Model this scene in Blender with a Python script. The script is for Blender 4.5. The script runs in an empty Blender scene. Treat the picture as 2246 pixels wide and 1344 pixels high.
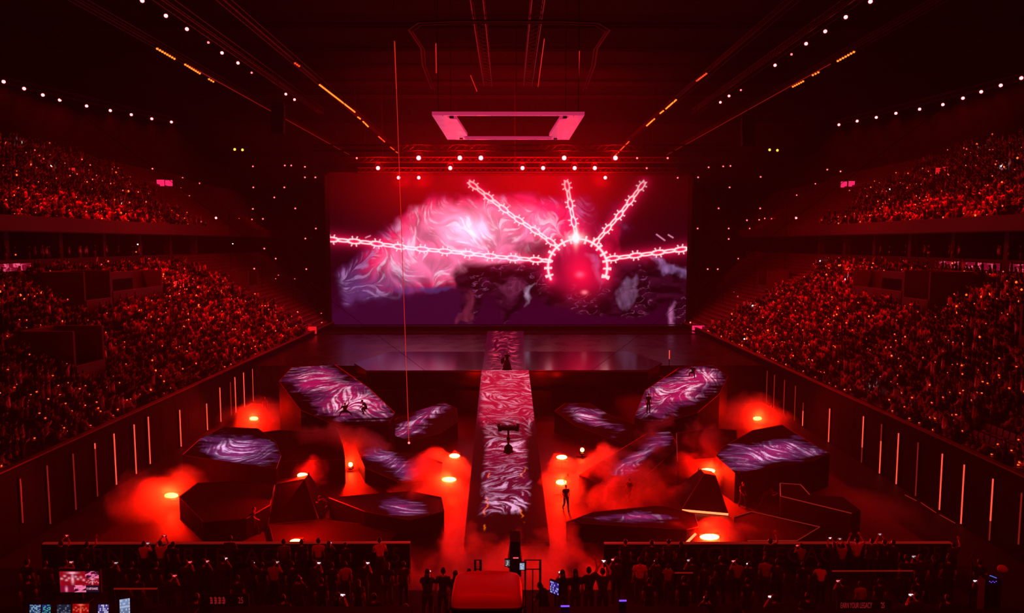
import bpy, bmesh, math, random
import numpy as np
from mathutils import Vector, Matrix
random.seed(7); RNG = np.random.default_rng(7)
S = bpy.context.scene
COL = S.collection
# ------------------------------------------------------------------ camera and pixel rays
F = 1560.0; CX, CY = 1123.0, 672.0
PITCH = math.atan(139.0 / F); YAW = math.atan(8.0 / F)
CAMLOC = Vector((0, 0, 18.0))
cd = bpy.data.cameras.new('camera'); cam = bpy.data.objects.new('camera', cd); COL.objects.link(cam)
cd.sensor_width = 36; cd.lens = F / 2246 * 36; cd.clip_end = 1000; cd.clip_start = 0.1
cam.location = CAMLOC
cam.rotation_euler = (math.pi / 2 - PITCH, 0, -YAW)
S.camera = cam
RM = cam.rotation_euler.to_matrix()
def ray(px, py):
    return RM @ Vector(((px - CX) / F, -(py - CY) / F, -1.0))
def at_y(px, py, Y):
    d = ray(px, py); return CAMLOC + d * (Y / d.y)
def at_z(px, py, z):
    d = ray(px, py); return CAMLOC + d * ((z - CAMLOC.z) / d.z)
def at_x(px, py, x):
    d = ray(px, py); return CAMLOC + d * (x / d.x)
def at_pl(px, py, p0, n):
    d = ray(px, py); return CAMLOC + d * ((p0 - CAMLOC).dot(n) / d.dot(n))
RMI = RM.transposed()
def proj(p):
    q = RMI @ (Vector(p) - CAMLOC); return (CX + F * q.x / -q.z, CY - F * q.y / -q.z)
# ------------------------------------------------------------------ materials
MATS = {}
def mat(name, col, rough=0.6, metal=0.0, emit=None, estr=0.0, noise=None, spec=0.5, sample=True):
    if name in MATS: return MATS[name]
    m = bpy.data.materials.new(name); m.use_nodes = True; nt = m.node_tree
    b = nt.nodes['Principled BSDF']
    b.inputs['Base Color'].default_value = (*col, 1); b.inputs['Roughness'].default_value = rough
    b.inputs['Metallic'].default_value = metal; b.inputs['Specular IOR Level'].default_value = spec
    if emit:
        b.inputs['Emission Color'].default_value = (*emit, 1); b.inputs['Emission Strength'].default_value = estr
        if not sample: m.cycles.emission_sampling = 'NONE'
    if noise:
        sc, amt = noise
        tc = nt.nodes.new('ShaderNodeTexCoord'); nz = nt.nodes.new('ShaderNodeTexNoise')
        nz.inputs['Scale'].default_value = sc; nz.inputs['Detail'].default_value = 4
        nt.links.new(tc.outputs['Object'], nz.inputs['Vector'])
        mx = nt.nodes.new('ShaderNodeMix'); mx.data_type = 'RGBA'
        mx.inputs['A'].default_value = (*[c * (1 - amt) for c in col], 1); mx.inputs['B'].default_value = (*[min(1, c * (1 + amt)) for c in col], 1)
        nt.links.new(nz.outputs['Fac'], mx.inputs['Factor']); nt.links.new(mx.outputs['Result'], b.inputs['Base Color'])
        mr = nt.nodes.new('ShaderNodeMapRange'); mr.inputs['To Min'].default_value = max(0.02, rough - .12); mr.inputs['To Max'].default_value = min(1, rough + .12)
        nt.links.new(nz.outputs['Fac'], mr.inputs['Value']); nt.links.new(mr.outputs['Result'], b.inputs['Roughness'])
    MATS[name] = m; return m
def mat_attr(name, base=(0.004, 0.003, 0.004), rough=0.3, strength=1.0, albedo=False):
    """picture of an LED panel (emission) or clothing colours (albedo) read from the colour attribute 'pic'"""
    m = bpy.data.materials.new(name); m.use_nodes = True; nt = m.node_tree
    b = nt.nodes['Principled BSDF']; a = nt.nodes.new('ShaderNodeAttribute'); a.attribute_name = 'pic'
    b.inputs['Roughness'].default_value = rough; b.inputs['Base Color'].default_value = (*base, 1); b.inputs['Specular IOR Level'].default_value = .5 if rough < .2 else .12
    if albedo: nt.links.new(a.outputs['Color'], b.inputs['Base Color'])
    else:
        nt.links.new(a.outputs['Color'], b.inputs['Emission Color']); b.inputs['Emission Strength'].default_value = strength
        m.cycles.emission_sampling = 'NONE'
    return m
BLACK = mat('black_metal', (0.010, 0.009, 0.010), 0.65, spec=.15)
BLK = mat('black_paint', (0.008, 0.007, 0.008), 0.7, spec=.12)
HULL = mat('slab_black', (0.012, 0.009, 0.009), 0.7, noise=(0.6, .5), spec=.15)
FLOORM = mat('arena_floor', (0.035, 0.020, 0.020), 0.6, noise=(0.35, .45))
WALLM = mat('arena_wall', (0.006, 0.005, 0.005), 0.85, noise=(0.5, .4), spec=.08)
CONC = mat('stand_concrete', (0.060, 0.034, 0.034), 0.8, noise=(0.8, .3))
CONC2 = mat('stand_fascia', (0.10, 0.055, 0.055), 0.75, noise=(0.5, .25))
CEILM = mat('roof_dark', (0.004, 0.003, 0.003), 0.9, noise=(0.2, .4), spec=.04)
SEATM = mat('seat_plastic', (0.16, 0.07, 0.07), 0.5)
TRUSSM = mat('truss_black', (0.022, 0.020, 0.020), 0.5, spec=.25)
SKIN = mat('skin', (0.50, 0.30, 0.23), 0.6); HAIR = mat('hair', (0.012, 0.009, 0.008), 0.5)
# ------------------------------------------------------------------ mesh builder
class MB:
    def __init__(s): s.v = []; s.f = []; s.m = []
    def add(s, vs, fs, mi=0):
        o = len(s.v); s.v += [tuple(v) for v in vs]; s.f += [tuple(i + o for i in f) for f in fs]; s.m += [mi] * len(fs); return s
    def box(s, c, d, rot=None, mi=0):
        c = Vector(c); h = Vector(d) / 2; vs = []
        for z in (-1, 1):
            for x, y in ((-1, -1), (1, -1), (1, 1), (-1, 1)):
                p = Vector((x * h.x, y * h.y, z * h.z)); vs.append(c + (rot @ p if rot else p))
        return s.add(vs, [(3, 2, 1, 0), (4, 5, 6, 7), (0, 1, 5, 4), (1, 2, 6, 5), (2, 3, 7, 6), (3, 0, 4, 7)], mi)
    def tube(s, pts, r, n=8, mi=0, cap=True):
        pts = [Vector(p) for p in pts]; rs = r if isinstance(r, (list, tuple)) else [r] * len(pts); vs = []
        for i, p in enumerate(pts):
            t = (pts[min(i + 1, len(pts) - 1)] - pts[max(i - 1, 0)]).normalized()
            a = t.cross(Vector((0, 0, 1)))
            if a.length < 1e-3: a = t.cross(Vector((1, 0, 0)))
            a.normalize(); b = a.cross(t)
            vs += [p + (a * math.cos(k * 2 * math.pi / n) + b * math.sin(k * 2 * math.pi / n)) * rs[i] for k in range(n)]
        fs = [(i * n + k, i * n + (k + 1) % n, (i + 1) * n + (k + 1) % n, (i + 1) * n + k) for i in range(len(pts) - 1) for k in range(n)]
        if cap: fs += [tuple(range(n - 1, -1, -1)), tuple(range((len(pts) - 1) * n, len(pts) * n))]
        return s.add(vs, fs, mi)
    def ball(s, c, r, nu=10, nv=7, mi=0, rot=None):
        c = Vector(c); r = Vector(r) if not isinstance(r, (int, float)) else Vector((r, r, r)); vs = []
        for j in range(nv + 1):
            th = math.pi * j / nv
            for i in range(nu):
                ph = 2 * math.pi * i / nu; p = Vector((r.x * math.sin(th) * math.cos(ph), r.y * math.sin(th) * math.sin(ph), r.z * math.cos(th)))
                vs.append(c + (rot @ p if rot else p))
        fs = [(j * nu + i, (j + 1) * nu + i, (j + 1) * nu + (i + 1) % nu, j * nu + (i + 1) % nu) for j in range(nv) for i in range(nu)]
        return s.add(vs, fs, mi)
    def prism(s, poly, z0, z1, mi=0):
        n = len(poly); vs = [(x, y, z0) for x, y in poly] + [(x, y, z1) for x, y in poly]
        return s.add(vs, [tuple(range(n - 1, -1, -1)), tuple(range(n, 2 * n))] + [(i, (i + 1) % n, n + (i + 1) % n, n + i) for i in range(n)], mi)
    def mesh(s, name, mats, smooth=False):
        me = bpy.data.meshes.new(name); me.from_pydata(s.v, [], s.f)
        for m in (mats if isinstance(mats, (list, tuple)) else [mats]): me.materials.append(m)
        me.polygons.foreach_set('material_index', s.m)
        if smooth: me.polygons.foreach_set('use_smooth', [True] * len(me.polygons))
        me.update(); return me
    def build(s, name, mats, parent=None, loc=(0, 0, 0), smooth=False, rot=(0, 0, 0)):
        return obj(name, s.mesh(name, mats, smooth), parent, loc, rot)
def obj(name, data, parent=None, loc=(0, 0, 0), rot=(0, 0, 0)):
    o = bpy.data.objects.new(name, data); COL.objects.link(o); o.location = loc; o.rotation_euler = rot
    if parent is not None: o.parent = parent
    return o
def tag(o, label, cat, group=None, kind=None):
    o['label'] = label; o['category'] = cat
    if group: o['group'] = group
    if kind: o['kind'] = kind
    return o
def struct(o, label=None):
    o['kind'] = 'structure'
    if label: o['label'] = label
    return o
def copy_tree(o, parent=None):
    c = o.copy(); COL.objects.link(c)
    if parent is not None: c.parent = parent
    for ch in KIDS.setdefault(o.name, [x for x in o.children]): copy_tree(ch, c)
    return c
KIDS = {}
ORD = ['first', 'second', 'third', 'fourth', 'fifth', 'sixth', 'seventh', 'eighth', 'ninth', 'tenth', 'eleventh', 'twelfth', 'thirteenth', 'fourteenth', 'fifteenth',
       'sixteenth', 'seventeenth', 'eighteenth', 'nineteenth', 'twentieth']
TENS = {2: 'twenty', 3: 'thirty', 4: 'forty', 5: 'fifty', 6: 'sixty', 7: 'seventy', 8: 'eighty', 9: 'ninety'}
def nth(i):
    if i < 20: return ORD[i]
    n = i + 1
    if n % 10 == 0: return TENS[n // 10][:-1] + 'ieth'
    return TENS[n // 10] + '-' + ORD[n % 10 - 1]
HAZE, PST, PROW, PCEIL = .0005, 1.0, 4800, 500
def light(kind, loc, power, col=(1, .001, .001), size=.3, rot=None, spot=None, blend=.5, parent=None, name='lamp_light'):
    l = bpy.data.lights.new(name, kind); l.energy = power; l.color = col
    if kind in ('POINT', 'SPOT'): l.shadow_soft_size = size
    if kind == 'SPOT': l.spot_size = spot; l.spot_blend = blend
    if kind == 'AREA': l.size = size
    o = bpy.data.objects.new(name, l); COL.objects.link(o); o.location = loc
    if rot is not None: o.rotation_euler = rot
    return o
def aim(o, target):
    o.rotation_euler = (Vector(target) - o.location).to_track_quat('-Z', 'Y').to_euler()
# ------------------------------------------------------------------ numpy noise and pictures
def vnoise(x, y, seed=0):
    g = np.random.default_rng(seed).random((64, 64)); xi = np.floor(x).astype(int); yi = np.floor(y).astype(int)
    fx = x - xi; fy = y - yi; fx = fx * fx * (3 - 2 * fx); fy = fy * fy * (3 - 2 * fy)
    a = g[xi % 64, yi % 64]; b = g[(xi + 1) % 64, yi % 64]; c = g[xi % 64, (yi + 1) % 64]; d = g[(xi + 1) % 64, (yi + 1) % 64]
    return (a * (1 - fx) + b * fx) * (1 - fy) + (c * (1 - fx) + d * fx) * fy
def fbm(x, y, o=4, seed=0):
    r = 0; a = .5; t = 0
    for k in range(o):
        r = r + a * vnoise(x * 2 ** k, y * 2 ** k, seed + k); t += a; a *= .5
    return r / t
def sm(a, b, x):
    t = np.clip((x - a) / (b - a), 0, 1); return t * t * (3 - 2 * t)
def lin(c):
    c = np.clip(np.asarray(c, float), 0, None); return np.where(c <= .04045, c / 12.92, ((c + .055) / 1.055) ** 2.4)
def rgb(r, g, b): return lin(np.array((r, g, b)) / 255.0)
def mixc(a, b, t): return a * (1 - t[..., None]) + b * t[..., None]
def lic(th, fine, L=14, seed=0):
    """strands of light that follow the direction field th (radians, axes in cells); fine = strand width in cells"""
    n, m = th.shape; I, J = np.meshgrid(np.arange(n), np.arange(m), indexing='ij'); nz = vnoise(I / fine, J / fine, seed)
    nz = nz + .35 * vnoise(I / fine * 2.1 + 9, J / fine * 2.1, seed + 1); ct, st_ = np.cos(th), np.sin(th); acc = np.zeros(th.shape)
    for sg in (1, -1):
        x, y = I.astype(float), J.astype(float)
        for k in range(L):
            a = np.clip(np.rint(x).astype(int), 0, n - 1); b = np.clip(np.rint(y).astype(int), 0, m - 1); acc += nz[a, b]; x = x + sg * ct[a, b]; y = y + sg * st_[a, b]
    lo, hi = np.percentile(acc, 3), np.percentile(acc, 97); return np.clip((acc - lo) / (hi - lo), 0, 1)
def grid_panel(name, P, cols, material, keep=None, parent=None):
    """mesh of an (n,m) grid of points P with one colour per point"""
    n, m = P.shape[:2]; idx = np.arange(n * m).reshape(n, m)
    q = np.stack([idx[:-1, :-1], idx[1:, :-1], idx[1:, 1:], idx[:-1, 1:]], -1).reshape(-1, 4)
    if keep is not None:
        k = keep.reshape(-1); q = q[k[q].all(1)]
    used = np.unique(q); remap = np.full(n * m, -1); remap[used] = np.arange(len(used)); q = remap[q]
    V = P.reshape(-1, 3)[used]; C = cols.reshape(-1, 3)[used]
    me = bpy.data.meshes.new(name); raw_mesh(me, V, q)
    a = me.color_attributes.new('pic', 'FLOAT_COLOR', 'POINT')
    a.data.foreach_set('color', np.concatenate([C, np.ones((len(C), 1))], 1).astype(np.float32).ravel())
    me.materials.append(material); return obj(name, me, parent)
def raw_mesh(me, V, q):
    me.vertices.add(len(V)); me.vertices.foreach_set('co', np.ascontiguousarray(V, np.float32).ravel())
    k = q.shape[1]
    me.loops.add(q.size); me.loops.foreach_set('vertex_index', q.astype(np.int32).ravel())
    me.polygons.add(len(q)); me.polygons.foreach_set('loop_start', (np.arange(len(q)) * k).astype(np.int32))
    me.update(calc_edges=True); me.validate()
# ================================================================== PEOPLE: skeletons, skinned bodies, clothes
R0 = dict(pelvis=(.145, .11), spine=(.135, .105), chest=(.165, .115), neckb=(.075, .07), neck=(.055, .055), sh=(.068, .066), el=(.046, .046), wr=(.031, .028), hip=(.10, .105), kn=(.063, .063), an=(.043, .046), toe=(.042, .032))
STAND = dict(pelvis=(0, 0, .96), spine=(0, -.005, 1.14), chest=(0, 0, 1.33), neckb=(0, -.01, 1.475), neck=(0, .01, 1.55), head=(0, .03, 1.645), shl=(-.18, 0, 1.42), ell=(-.24, -.03, 1.14), wrl=(-.24, .06, .90), shr=(.18, 0, 1.42), elr=(.24, -.03, 1.14), wrr=(.24, .06, .90),
             hipl=(-.095, 0, .90), knl=(-.11, .02, .50), anl=(-.12, -.02, .08), tol=(-.13, .14, .04), hipr=(.095, 0, .90), knr=(.11, .02, .50), anr=(.12, -.02, .08), tor=(.13, .14, .04))
def pose(b=STAND, **k): d = dict(b); d.update(k); return d
SIT = pose(pelvis=(0, 0, .54), spine=(0, -.04, .73), chest=(0, -.03, .92), neckb=(0, -.02, 1.06), neck=(0, .01, 1.13), head=(0, .05, 1.22), shl=(-.18, -.02, 1.0), ell=(-.25, .05, .75), wrl=(-.13, .28, .68), shr=(.18, -.02, 1.0), elr=(.25, .05, .75), wrr=(.13, .28, .68),
           hipl=(-.09, .03, .52), knl=(-.13, .44, .52), anl=(-.13, .42, .09), tol=(-.13, .58, .05), hipr=(.09, .03, .52), knr=(.13, .44, .52), anr=(.13, .42, .09), tor=(.13, .58, .05))
POSES = dict(
    stand=STAND,
    phone_up=pose(shl=(-.18, .02, 1.46), ell=(-.25, .22, 1.56), wrl=(-.09, .34, 1.76), shr=(.18, .02, 1.46), elr=(.25, .22, 1.56), wrr=(.09, .34, 1.76)),
    phone_face=pose(ell=(-.25, .16, 1.24), wrl=(-.07, .34, 1.42), elr=(.26, .14, 1.22), wrr=(.07, .34, 1.44)),
    one_arm=pose(shr=(.185, .0, 1.47), elr=(.33, .10, 1.62), wrr=(.30, .22, 1.86)),
    arms_up=pose(shl=(-.18, 0, 1.47), ell=(-.36, .05, 1.56), wrl=(-.22, .14, 1.80), shr=(.18, 0, 1.47), elr=(.36, .05, 1.56), wrr=(.22, .14, 1.80)),
    lean=pose(chest=(0, .13, 1.27), spine=(0, .03, 1.11), neckb=(0, .19, 1.40), neck=(0, .22, 1.46), head=(0, .26, 1.55), shl=(-.18, .16, 1.35), ell=(-.27, .24, 1.09), wrl=(-.14, .45, 1.06), shr=(.18, .16, 1.35), elr=(.27, .24, 1.09), wrr=(.14, .45, 1.06)),
    sit=SIT,
    sit_up=pose(SIT, shr=(.18, 0, 1.05), elr=(.27, .16, 1.12), wrr=(.18, .26, 1.34)),
    walk=pose(knl=(-.10, .16, .52), anl=(-.11, .22, .09), tol=(-.11, .38, .05), knr=(.10, .0, .50), anr=(.11, -.28, .13), tor=(.11, -.14, .04), ell=(-.25, -.13, 1.16), wrl=(-.22, .02, .95), elr=(.25, .08, 1.16), wrr=(.20, .26, 1.04)),
    crouch=pose(pelvis=(0, -.12, .50), spine=(0, -.05, .68), chest=(0, .08, .84), neckb=(0, .16, .96), neck=(0, .20, 1.01), head=(0, .25, 1.10), shl=(-.18, .12, .92), ell=(-.30, .28, .72), wrl=(-.26, .45, .55), shr=(.18, .12, .92), elr=(.33, .16, .72), wrr=(.44, .30, .56),
                hipl=(-.10, -.10, .47), knl=(-.22, .30, .50), anl=(-.20, .10, .09), tol=(-.22, .26, .04), hipr=(.10, -.10, .47), knr=(.30, .24, .46), anr=(.36, -.02, .09), tor=(.40, .14, .04)),
    crouch_arm=pose(pelvis=(0, 0, .42), spine=(0, .03, .60), chest=(0, .08, .77), neckb=(0, .10, .90), neck=(0, .12, .96), head=(0, .15, 1.05), shl=(-.17, .08, .86), ell=(-.34, .12, 1.04), wrl=(-.30, .16, 1.30), shr=(.18, .08, .85), elr=(.42, .18, .68), wrr=(.62, .25, .56),
                    hipl=(-.10, 0, .40), knl=(-.36, .26, .36), anl=(-.52, .0, .09), tol=(-.60, .13, .04), hipr=(.10, 0, .40), knr=(.36, .22, .42), anr=(.44, -.10, .09), tor=(.50, .05, .04)),
    push=pose(pelvis=(0, -.25, .92), spine=(0, -.08, 1.04), chest=(0, .10, 1.14), neckb=(0, .22, 1.22), neck=(0, .27, 1.25), head=(0, .34, 1.31), shl=(-.18, .18, 1.18), ell=(-.24, .40, 1.02), wrl=(-.16, .62, 1.08), shr=(.18, .18, 1.18), elr=(.24, .40, 1.02), wrr=(.16, .62, 1.08),
              hipl=(-.10, -.26, .87), knl=(-.11, .04, .52), anl=(-.12, -.10, .09), tol=(-.12, .06, .04), hipr=(.10, -.26, .87), knr=(.11, -.40, .48), anr=(.12, -.72, .12), tor=(.12, -.56, .04)),
    singer=pose(shl=(-.18, 0, 1.43), ell=(-.42, .06, 1.30), wrl=(-.64, .14, 1.22), elr=(.30, -.02, 1.20), wrr=(.22, .20, 1.32), head=(0, .03, 1.66)))
EDG = [('pelvis', 'spine'), ('spine', 'chest'), ('chest', 'neckb'), ('neckb', 'neck')] + [e for s in 'lr' for e in (('chest', 'sh' + s), ('sh' + s, 'el' + s), ('el' + s, 'wr' + s), ('pelvis', 'hip' + s), ('hip' + s, 'kn' + s), ('kn' + s, 'an' + s), ('an' + s, 'to' + s))]
def rad(n):
    if n in R0: return R0[n]
    return R0['toe' if n[:2] == 'to' else n[:-1]]
def skin_mesh(J, edges, name, sub, grow=0.0, over=None):
    names = []
    for e in edges:
        for n in e:
            if n not in names: names.append(n)
    me = bpy.data.meshes.new(name); me.from_pydata([J[n] for n in names], [(names.index(a), names.index(b)) for a, b in edges], [])
    o = bpy.data.objects.new(name, me); COL.objects.link(o); o.modifiers.new('skin', 'SKIN')
    for i, n in enumerate(names):
        r = (over or {}).get(n) or rad(n); d = me.skin_vertices[0].data[i]; d.radius = (r[0] + grow, r[1] + grow); d.use_root = i == 0
    if sub: s = o.modifiers.new('sub', 'SUBSURF'); s.levels = sub; s.render_levels = sub
    dg = bpy.context.evaluated_depsgraph_get(); r = bpy.data.meshes.new_from_object(o.evaluated_get(dg)); r.name = name
    bpy.data.objects.remove(o); bpy.data.meshes.remove(me); return r
def to_mb(me):
    m = MB(); m.add([v.co[:] for v in me.vertices], [tuple(p.vertices) for p in me.polygons]); return m
def add_head(m, J, lo=False):
    c = Vector(J['head']); f = (c - Vector(J['neck'])); up = f.normalized(); up = (up + Vector((0, -.35, .9))).normalized(); x = Vector((1, 0, 0)); fw = up.cross(x).normalized()
    R = Matrix((x, fw, up)).transposed(); o = len(m.v)
    if lo: m.ball(c, (.085, .1, .12), 6, 4, rot=R); return
    m.ball(c, (.076, .096, .118), 12, 9, rot=R)
    for i in range(o, len(m.v)):                                    # jaw narrower, brow and eye hollows
        q = R.transposed() @ (Vector(m.v[i]) - c)
        if q.z < -.03: q.x *= .82; q.y += .012
        if q.y > .06 and -.01 < q.z < .04: q.y -= .010
        m.v[i] = tuple(c + R @ q)
    m.add([c + R @ Vector(p) for p in ((-.016, .088, -.035), (.016, .088, -.035), (0, .118, -.03), (0, .090, .02))], [(0, 1, 2), (0, 2, 3), (1, 3, 2)])   # nose
    for s in (-1, 1): m.ball(c + R @ Vector((s * .08, -.005, -.005)), (.012, .022, .034), 6, 4, rot=R)
    m.box(c + R @ Vector((0, .093, -.06)), (.04, .012, .012), R)     # mouth
def add_hand(m, J, s):
    w = Vector(J['wr' + s]); e = Vector(J['el' + s]); d = (w - e).normalized(); side = d.cross(Vector((0, 1, .3))).normalized(); n = side.cross(d)
    R = Matrix((side, n, d)).transposed(); m.ball(w + d * .05, (.042, .018, .055), 8, 5, rot=R)
    for i, (x, l) in enumerate(((-.03, .068), (-.011, .08), (.010, .074), (.03, .058))):
        a = w + R @ Vector((x, 0, .085)); m.tube([a, a + R @ Vector((x * .15, .012, l * .55)), a + R @ Vector((x * .2, .035, l))], [.0095, .0085, .006], 5)
    k = 1 if s == 'l' else -1
    a = w + R @ Vector((.036 * k, 0, .03)); m.tube([a, a + R @ Vector((.028 * k, .012, .03)), a + R @ Vector((.036 * k, .022, .058))], [.012, .0105, .008], 5)
BODY = {}; LOW = {}
CLO = mat('cloth_black', (.012, .010, .011), .8)
CLOTHS = dict(black=CLO, dark=mat('cloth_dark', (.035, .028, .03), .8), grey=mat('cloth_grey', (.16, .16, .19), .8), white=mat('cloth_white', (.72, .70, .70), .8), red=mat('cloth_red', (.45, .05, .05), .8), tan=mat('cloth_tan', (.36, .24, .17), .8))
def lerp(a, b, t): return tuple(a[i] + (b[i] - a[i]) * t for i in range(3))
def get_body(pn):
    if pn in BODY: return BODY[pn]
    J = POSES[pn]; thin = {n: (r[0] - .028, r[1] - .026) for n in J if n != 'head' for r in [rad(n)] if n[:2] in ('pe', 'sp', 'ch', 'hi', 'kn', 'sh') or n == 'neckb'}; m = to_mb(skin_mesh(J, EDG, 'body', 1, 0, thin)); add_head(m, J); add_hand(m, J, 'l'); add_hand(m, J, 'r')
    body = m.mesh('person', SKIN, True)
    K = dict(J)
    for s in 'lr': K['sl' + s] = lerp(J['sh' + s], J['el' + s], .62)
    K['hem'] = lerp(J['pelvis'], J['spine'], -.15)
    shirt = skin_mesh(K, [('hem', 'spine'), ('spine', 'chest'), ('chest', 'neckb')] + [e for s in 'lr' for e in (('chest', 'sh' + s), ('sh' + s, 'sl' + s))], 'shirt', 1, .016, dict(hem=(.15, .12), sll=(.062, .06), slr=(.062, .06), neckb=(.055, .05)))
    tr = skin_mesh(J, [('pelvis', 'spine')] + [e for s in 'lr' for e in (('pelvis', 'hip' + s), ('hip' + s, 'kn' + s), ('kn' + s, 'an' + s))], 'trousers', 1, .014, dict(spine=(.10, .08)))
    sho = MB()
    for s in 'lr':
        a, b = Vector(J['an' + s]), Vector(J['to' + s]); sho.tube([a - Vector((0, .03, .03)), lerp(a, b, .5), b], [.055, .052, .04], 8)
    sho = sho.mesh('shoes', CLO, True)
    def hair(long):
        c = Vector(J['head']); h = MB(); h.ball(c + Vector((0, -.018, .022)), (.088, .100, .112), 12, 8)
        if long: h.tube([c + Vector((0, -.06, .02)), c + Vector((0, -.10, -.12)), c + Vector((0, -.12, -.28))], [.085, .095, .06], 10)
        return h.mesh('hair', HAIR, True)
    BODY[pn] = dict(body=body, shirt=shirt, trousers=tr, shoes=sho, short=hair(False), long=hair(True)); return BODY[pn]
def person(pn, loc, yaw, scale, top, bottom, hair, label, group=None, name='person', cat='person'):
    B = get_body(pn); o = obj(name, B['body'], None, loc, (0, 0, yaw)); o.scale = (scale,) * 3; tag(o, label, cat, group)
    for part, key, mt in (('shirt', 'shirt', CLOTHS[top]), ('trousers', 'trousers', CLOTHS[bottom]), ('shoes', 'shoes', None), ('hair', hair, None)):
        c = obj(part, B[key], o)
        if mt:
            if not c.data.materials: c.data.materials.append(None)
            c.material_slots[0].link = 'OBJECT'; c.material_slots[0].material = mt
    return o
def get_low(pn):
    """light body for far spectators: mesh with slots clothes / trousers / skin / hair, and the same as arrays"""
    if pn in LOW: return LOW[pn]
    J = POSES[pn]; m = to_mb(skin_mesh(J, EDG, 'low', 0)); nb = len(m.f); add_head(m, J, True)
    jn = list(J); JP = np.array([J[n] for n in jn]); cls = []
    for i, f in enumerate(m.f):
        c = np.mean([m.v[k] for k in f], 0)
        if i >= nb: cls.append(3 if c[2] > J['head'][2] + .01 or c[1] < J['head'][1] - .02 else 2); continue
        n = jn[int(np.argmin(((JP - c) ** 2).sum(1)))]
        cls.append(2 if n[:2] in ('wr', 'ne') and n != 'neckb' or n == 'head' else 1 if n[:2] in ('kn', 'an', 'to', 'hi') else 0)
    m.m = cls; LOW[pn] = m; m.me = m.mesh('spectator', [CLO, CLO, SKIN, HAIR], True); return m
for pn in ('stand', 'sit', 'sit_up', 'phone_face', 'arms_up'): get_low(pn)
for pn in POSES:
    if pn not in ('sit_up',): get_body(pn)
# ================================================================== SETTING
XW = 29.0; ZW = 4.85
S1X, S1Z, ROW, RISE, NR = 29.45, 4.25, .82, .456, 25          # lower stand
S2X, S2Z, ROW2, RISE2, NR2 = 48.0, 20.1, .8, .53, 20           # upper stand
Y0, Y1 = 14.0, 150.0
def low_z(x): return S1Z + RISE * math.floor((abs(x) - S1X) / ROW)
fl = MB().box((0, 66, -.25), (2 * XW + 2, 118, .5)).build('floor', FLOORM); struct(fl, 'dark polished arena floor under the drifting smoke')
for sgn, side in ((-1, 'left'), (1, 'right')):
    w = MB().box((sgn * (XW + .2), (Y0 + 118) / 2, ZW / 2 - .2), (.4, 118 - Y0, ZW + .3))
    for k in range(40):                                            # panel joints of the boards
        w.box((sgn * (XW - .002), Y0 + 2 + k * 2.5, 2.2), (.02, .04, 4.3))
    struct(w.build('wall_' + side, WALLM), 'dark board wall around the arena floor below the %s stand' % side)
    r = MB().box((sgn * (XW + .12), (Y0 + 118) / 2, ZW + .09), (.42, 118 - Y0, .1)).build('trim_1' if sgn < 0 else 'trim_2', CONC2); struct(r)
    # lower stand: terraces with stair aisles and vomitories
    t = MB()
    for k in range(NR):
        x = S1X + k * ROW; z = S1Z + k * RISE
        t.box((sgn * (x + ROW / 2), (Y0 + Y1) / 2, z - .5), (ROW, Y1 - Y0, 1.0))
    t.box((sgn * (S1X + NR * ROW + .3), (Y0 + Y1) / 2, 15.2), (.5, Y1 - Y0, 2.2))
    struct(t.build('floor_terrace_' + side, CONC), 'stepped concrete terrace of the %s lower stand' % side)
    # suite level
    sx = S1X + NR * ROW + .5
    u = MB().box((sgn * (sx + 4), (Y0 + Y1) / 2, 15.6), (8.5, Y1 - Y0, .4)).box((sgn * (sx + 7.4), (Y0 + Y1) / 2, 18), (.4, Y1 - Y0, 5))
    u.box((sgn * (sx + 3.0), (Y0 + Y1) / 2, 19.6), (11, Y1 - Y0, .5))
    struct(u.build('wall_suite_' + side, CEILM), 'recessed dark suite level of the %s side' % side)
    for k in range(11):
        p = MB().box((0, 0, 0), (.9, .7, 3.7)).build('pillar', CONC2, loc=(sgn * (sx + 3.2), 30 + 9.2 * k, 17.6)); struct(p)
    f = MB().box((sgn * (S2X - .15), (Y0 + Y1) / 2, 19.95), (.3, Y1 - Y0, 1.5)).build('trim_3' if sgn < 0 else 'trim_4', CONC2); struct(f, 'front parapet of the %s upper stand' % side)
    t = MB()
    for k in range(NR2):
        x = S2X + k * ROW2; z = S2Z + k * RISE2
        t.box((sgn * (x + ROW2 / 2), (Y0 + Y1 + 20) / 2, z - .5), (ROW2, Y1 + 20 - Y0, 1.0))
    struct(t.build('floor_gallery_' + side, CONC), 'stepped concrete terrace of the %s upper stand' % side)
    struct(MB().box((sgn * 65, 90, 38), (.5, 170, 20)).build('wall_outer_' + side, CEILM), 'dark outer wall above the %s upper stand' % side)
struct(MB().box((0, 170.5, 23), (134, .6, 50)).build('wall_back', CEILM), 'dark far wall of the arena')
struct(MB().box((0, -12, 23), (134, .6, 50)).build('wall_front', CEILM), 'dark wall behind the camera')
struct(MB().box((0, 80, 46.3), (134, 184, .6)).build('ceiling', CEILM), 'dark arena roof')
for k in range(9):
    b = MB()
    for s in (-1, 1): b.box((0, s * .7, 0), (130, .25, .35))
    for i in range(44): b.tube([(-64 + i * 3, -.7, 0), (-62.5 + i * 3, .7, 0), (-61 + i * 3, -.7, 0)], .07, 4)
    struct(b.build('beam', CEILM, loc=(0, 48 + k * 11, 45.2)), 'dark roof beam across the arena')
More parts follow.
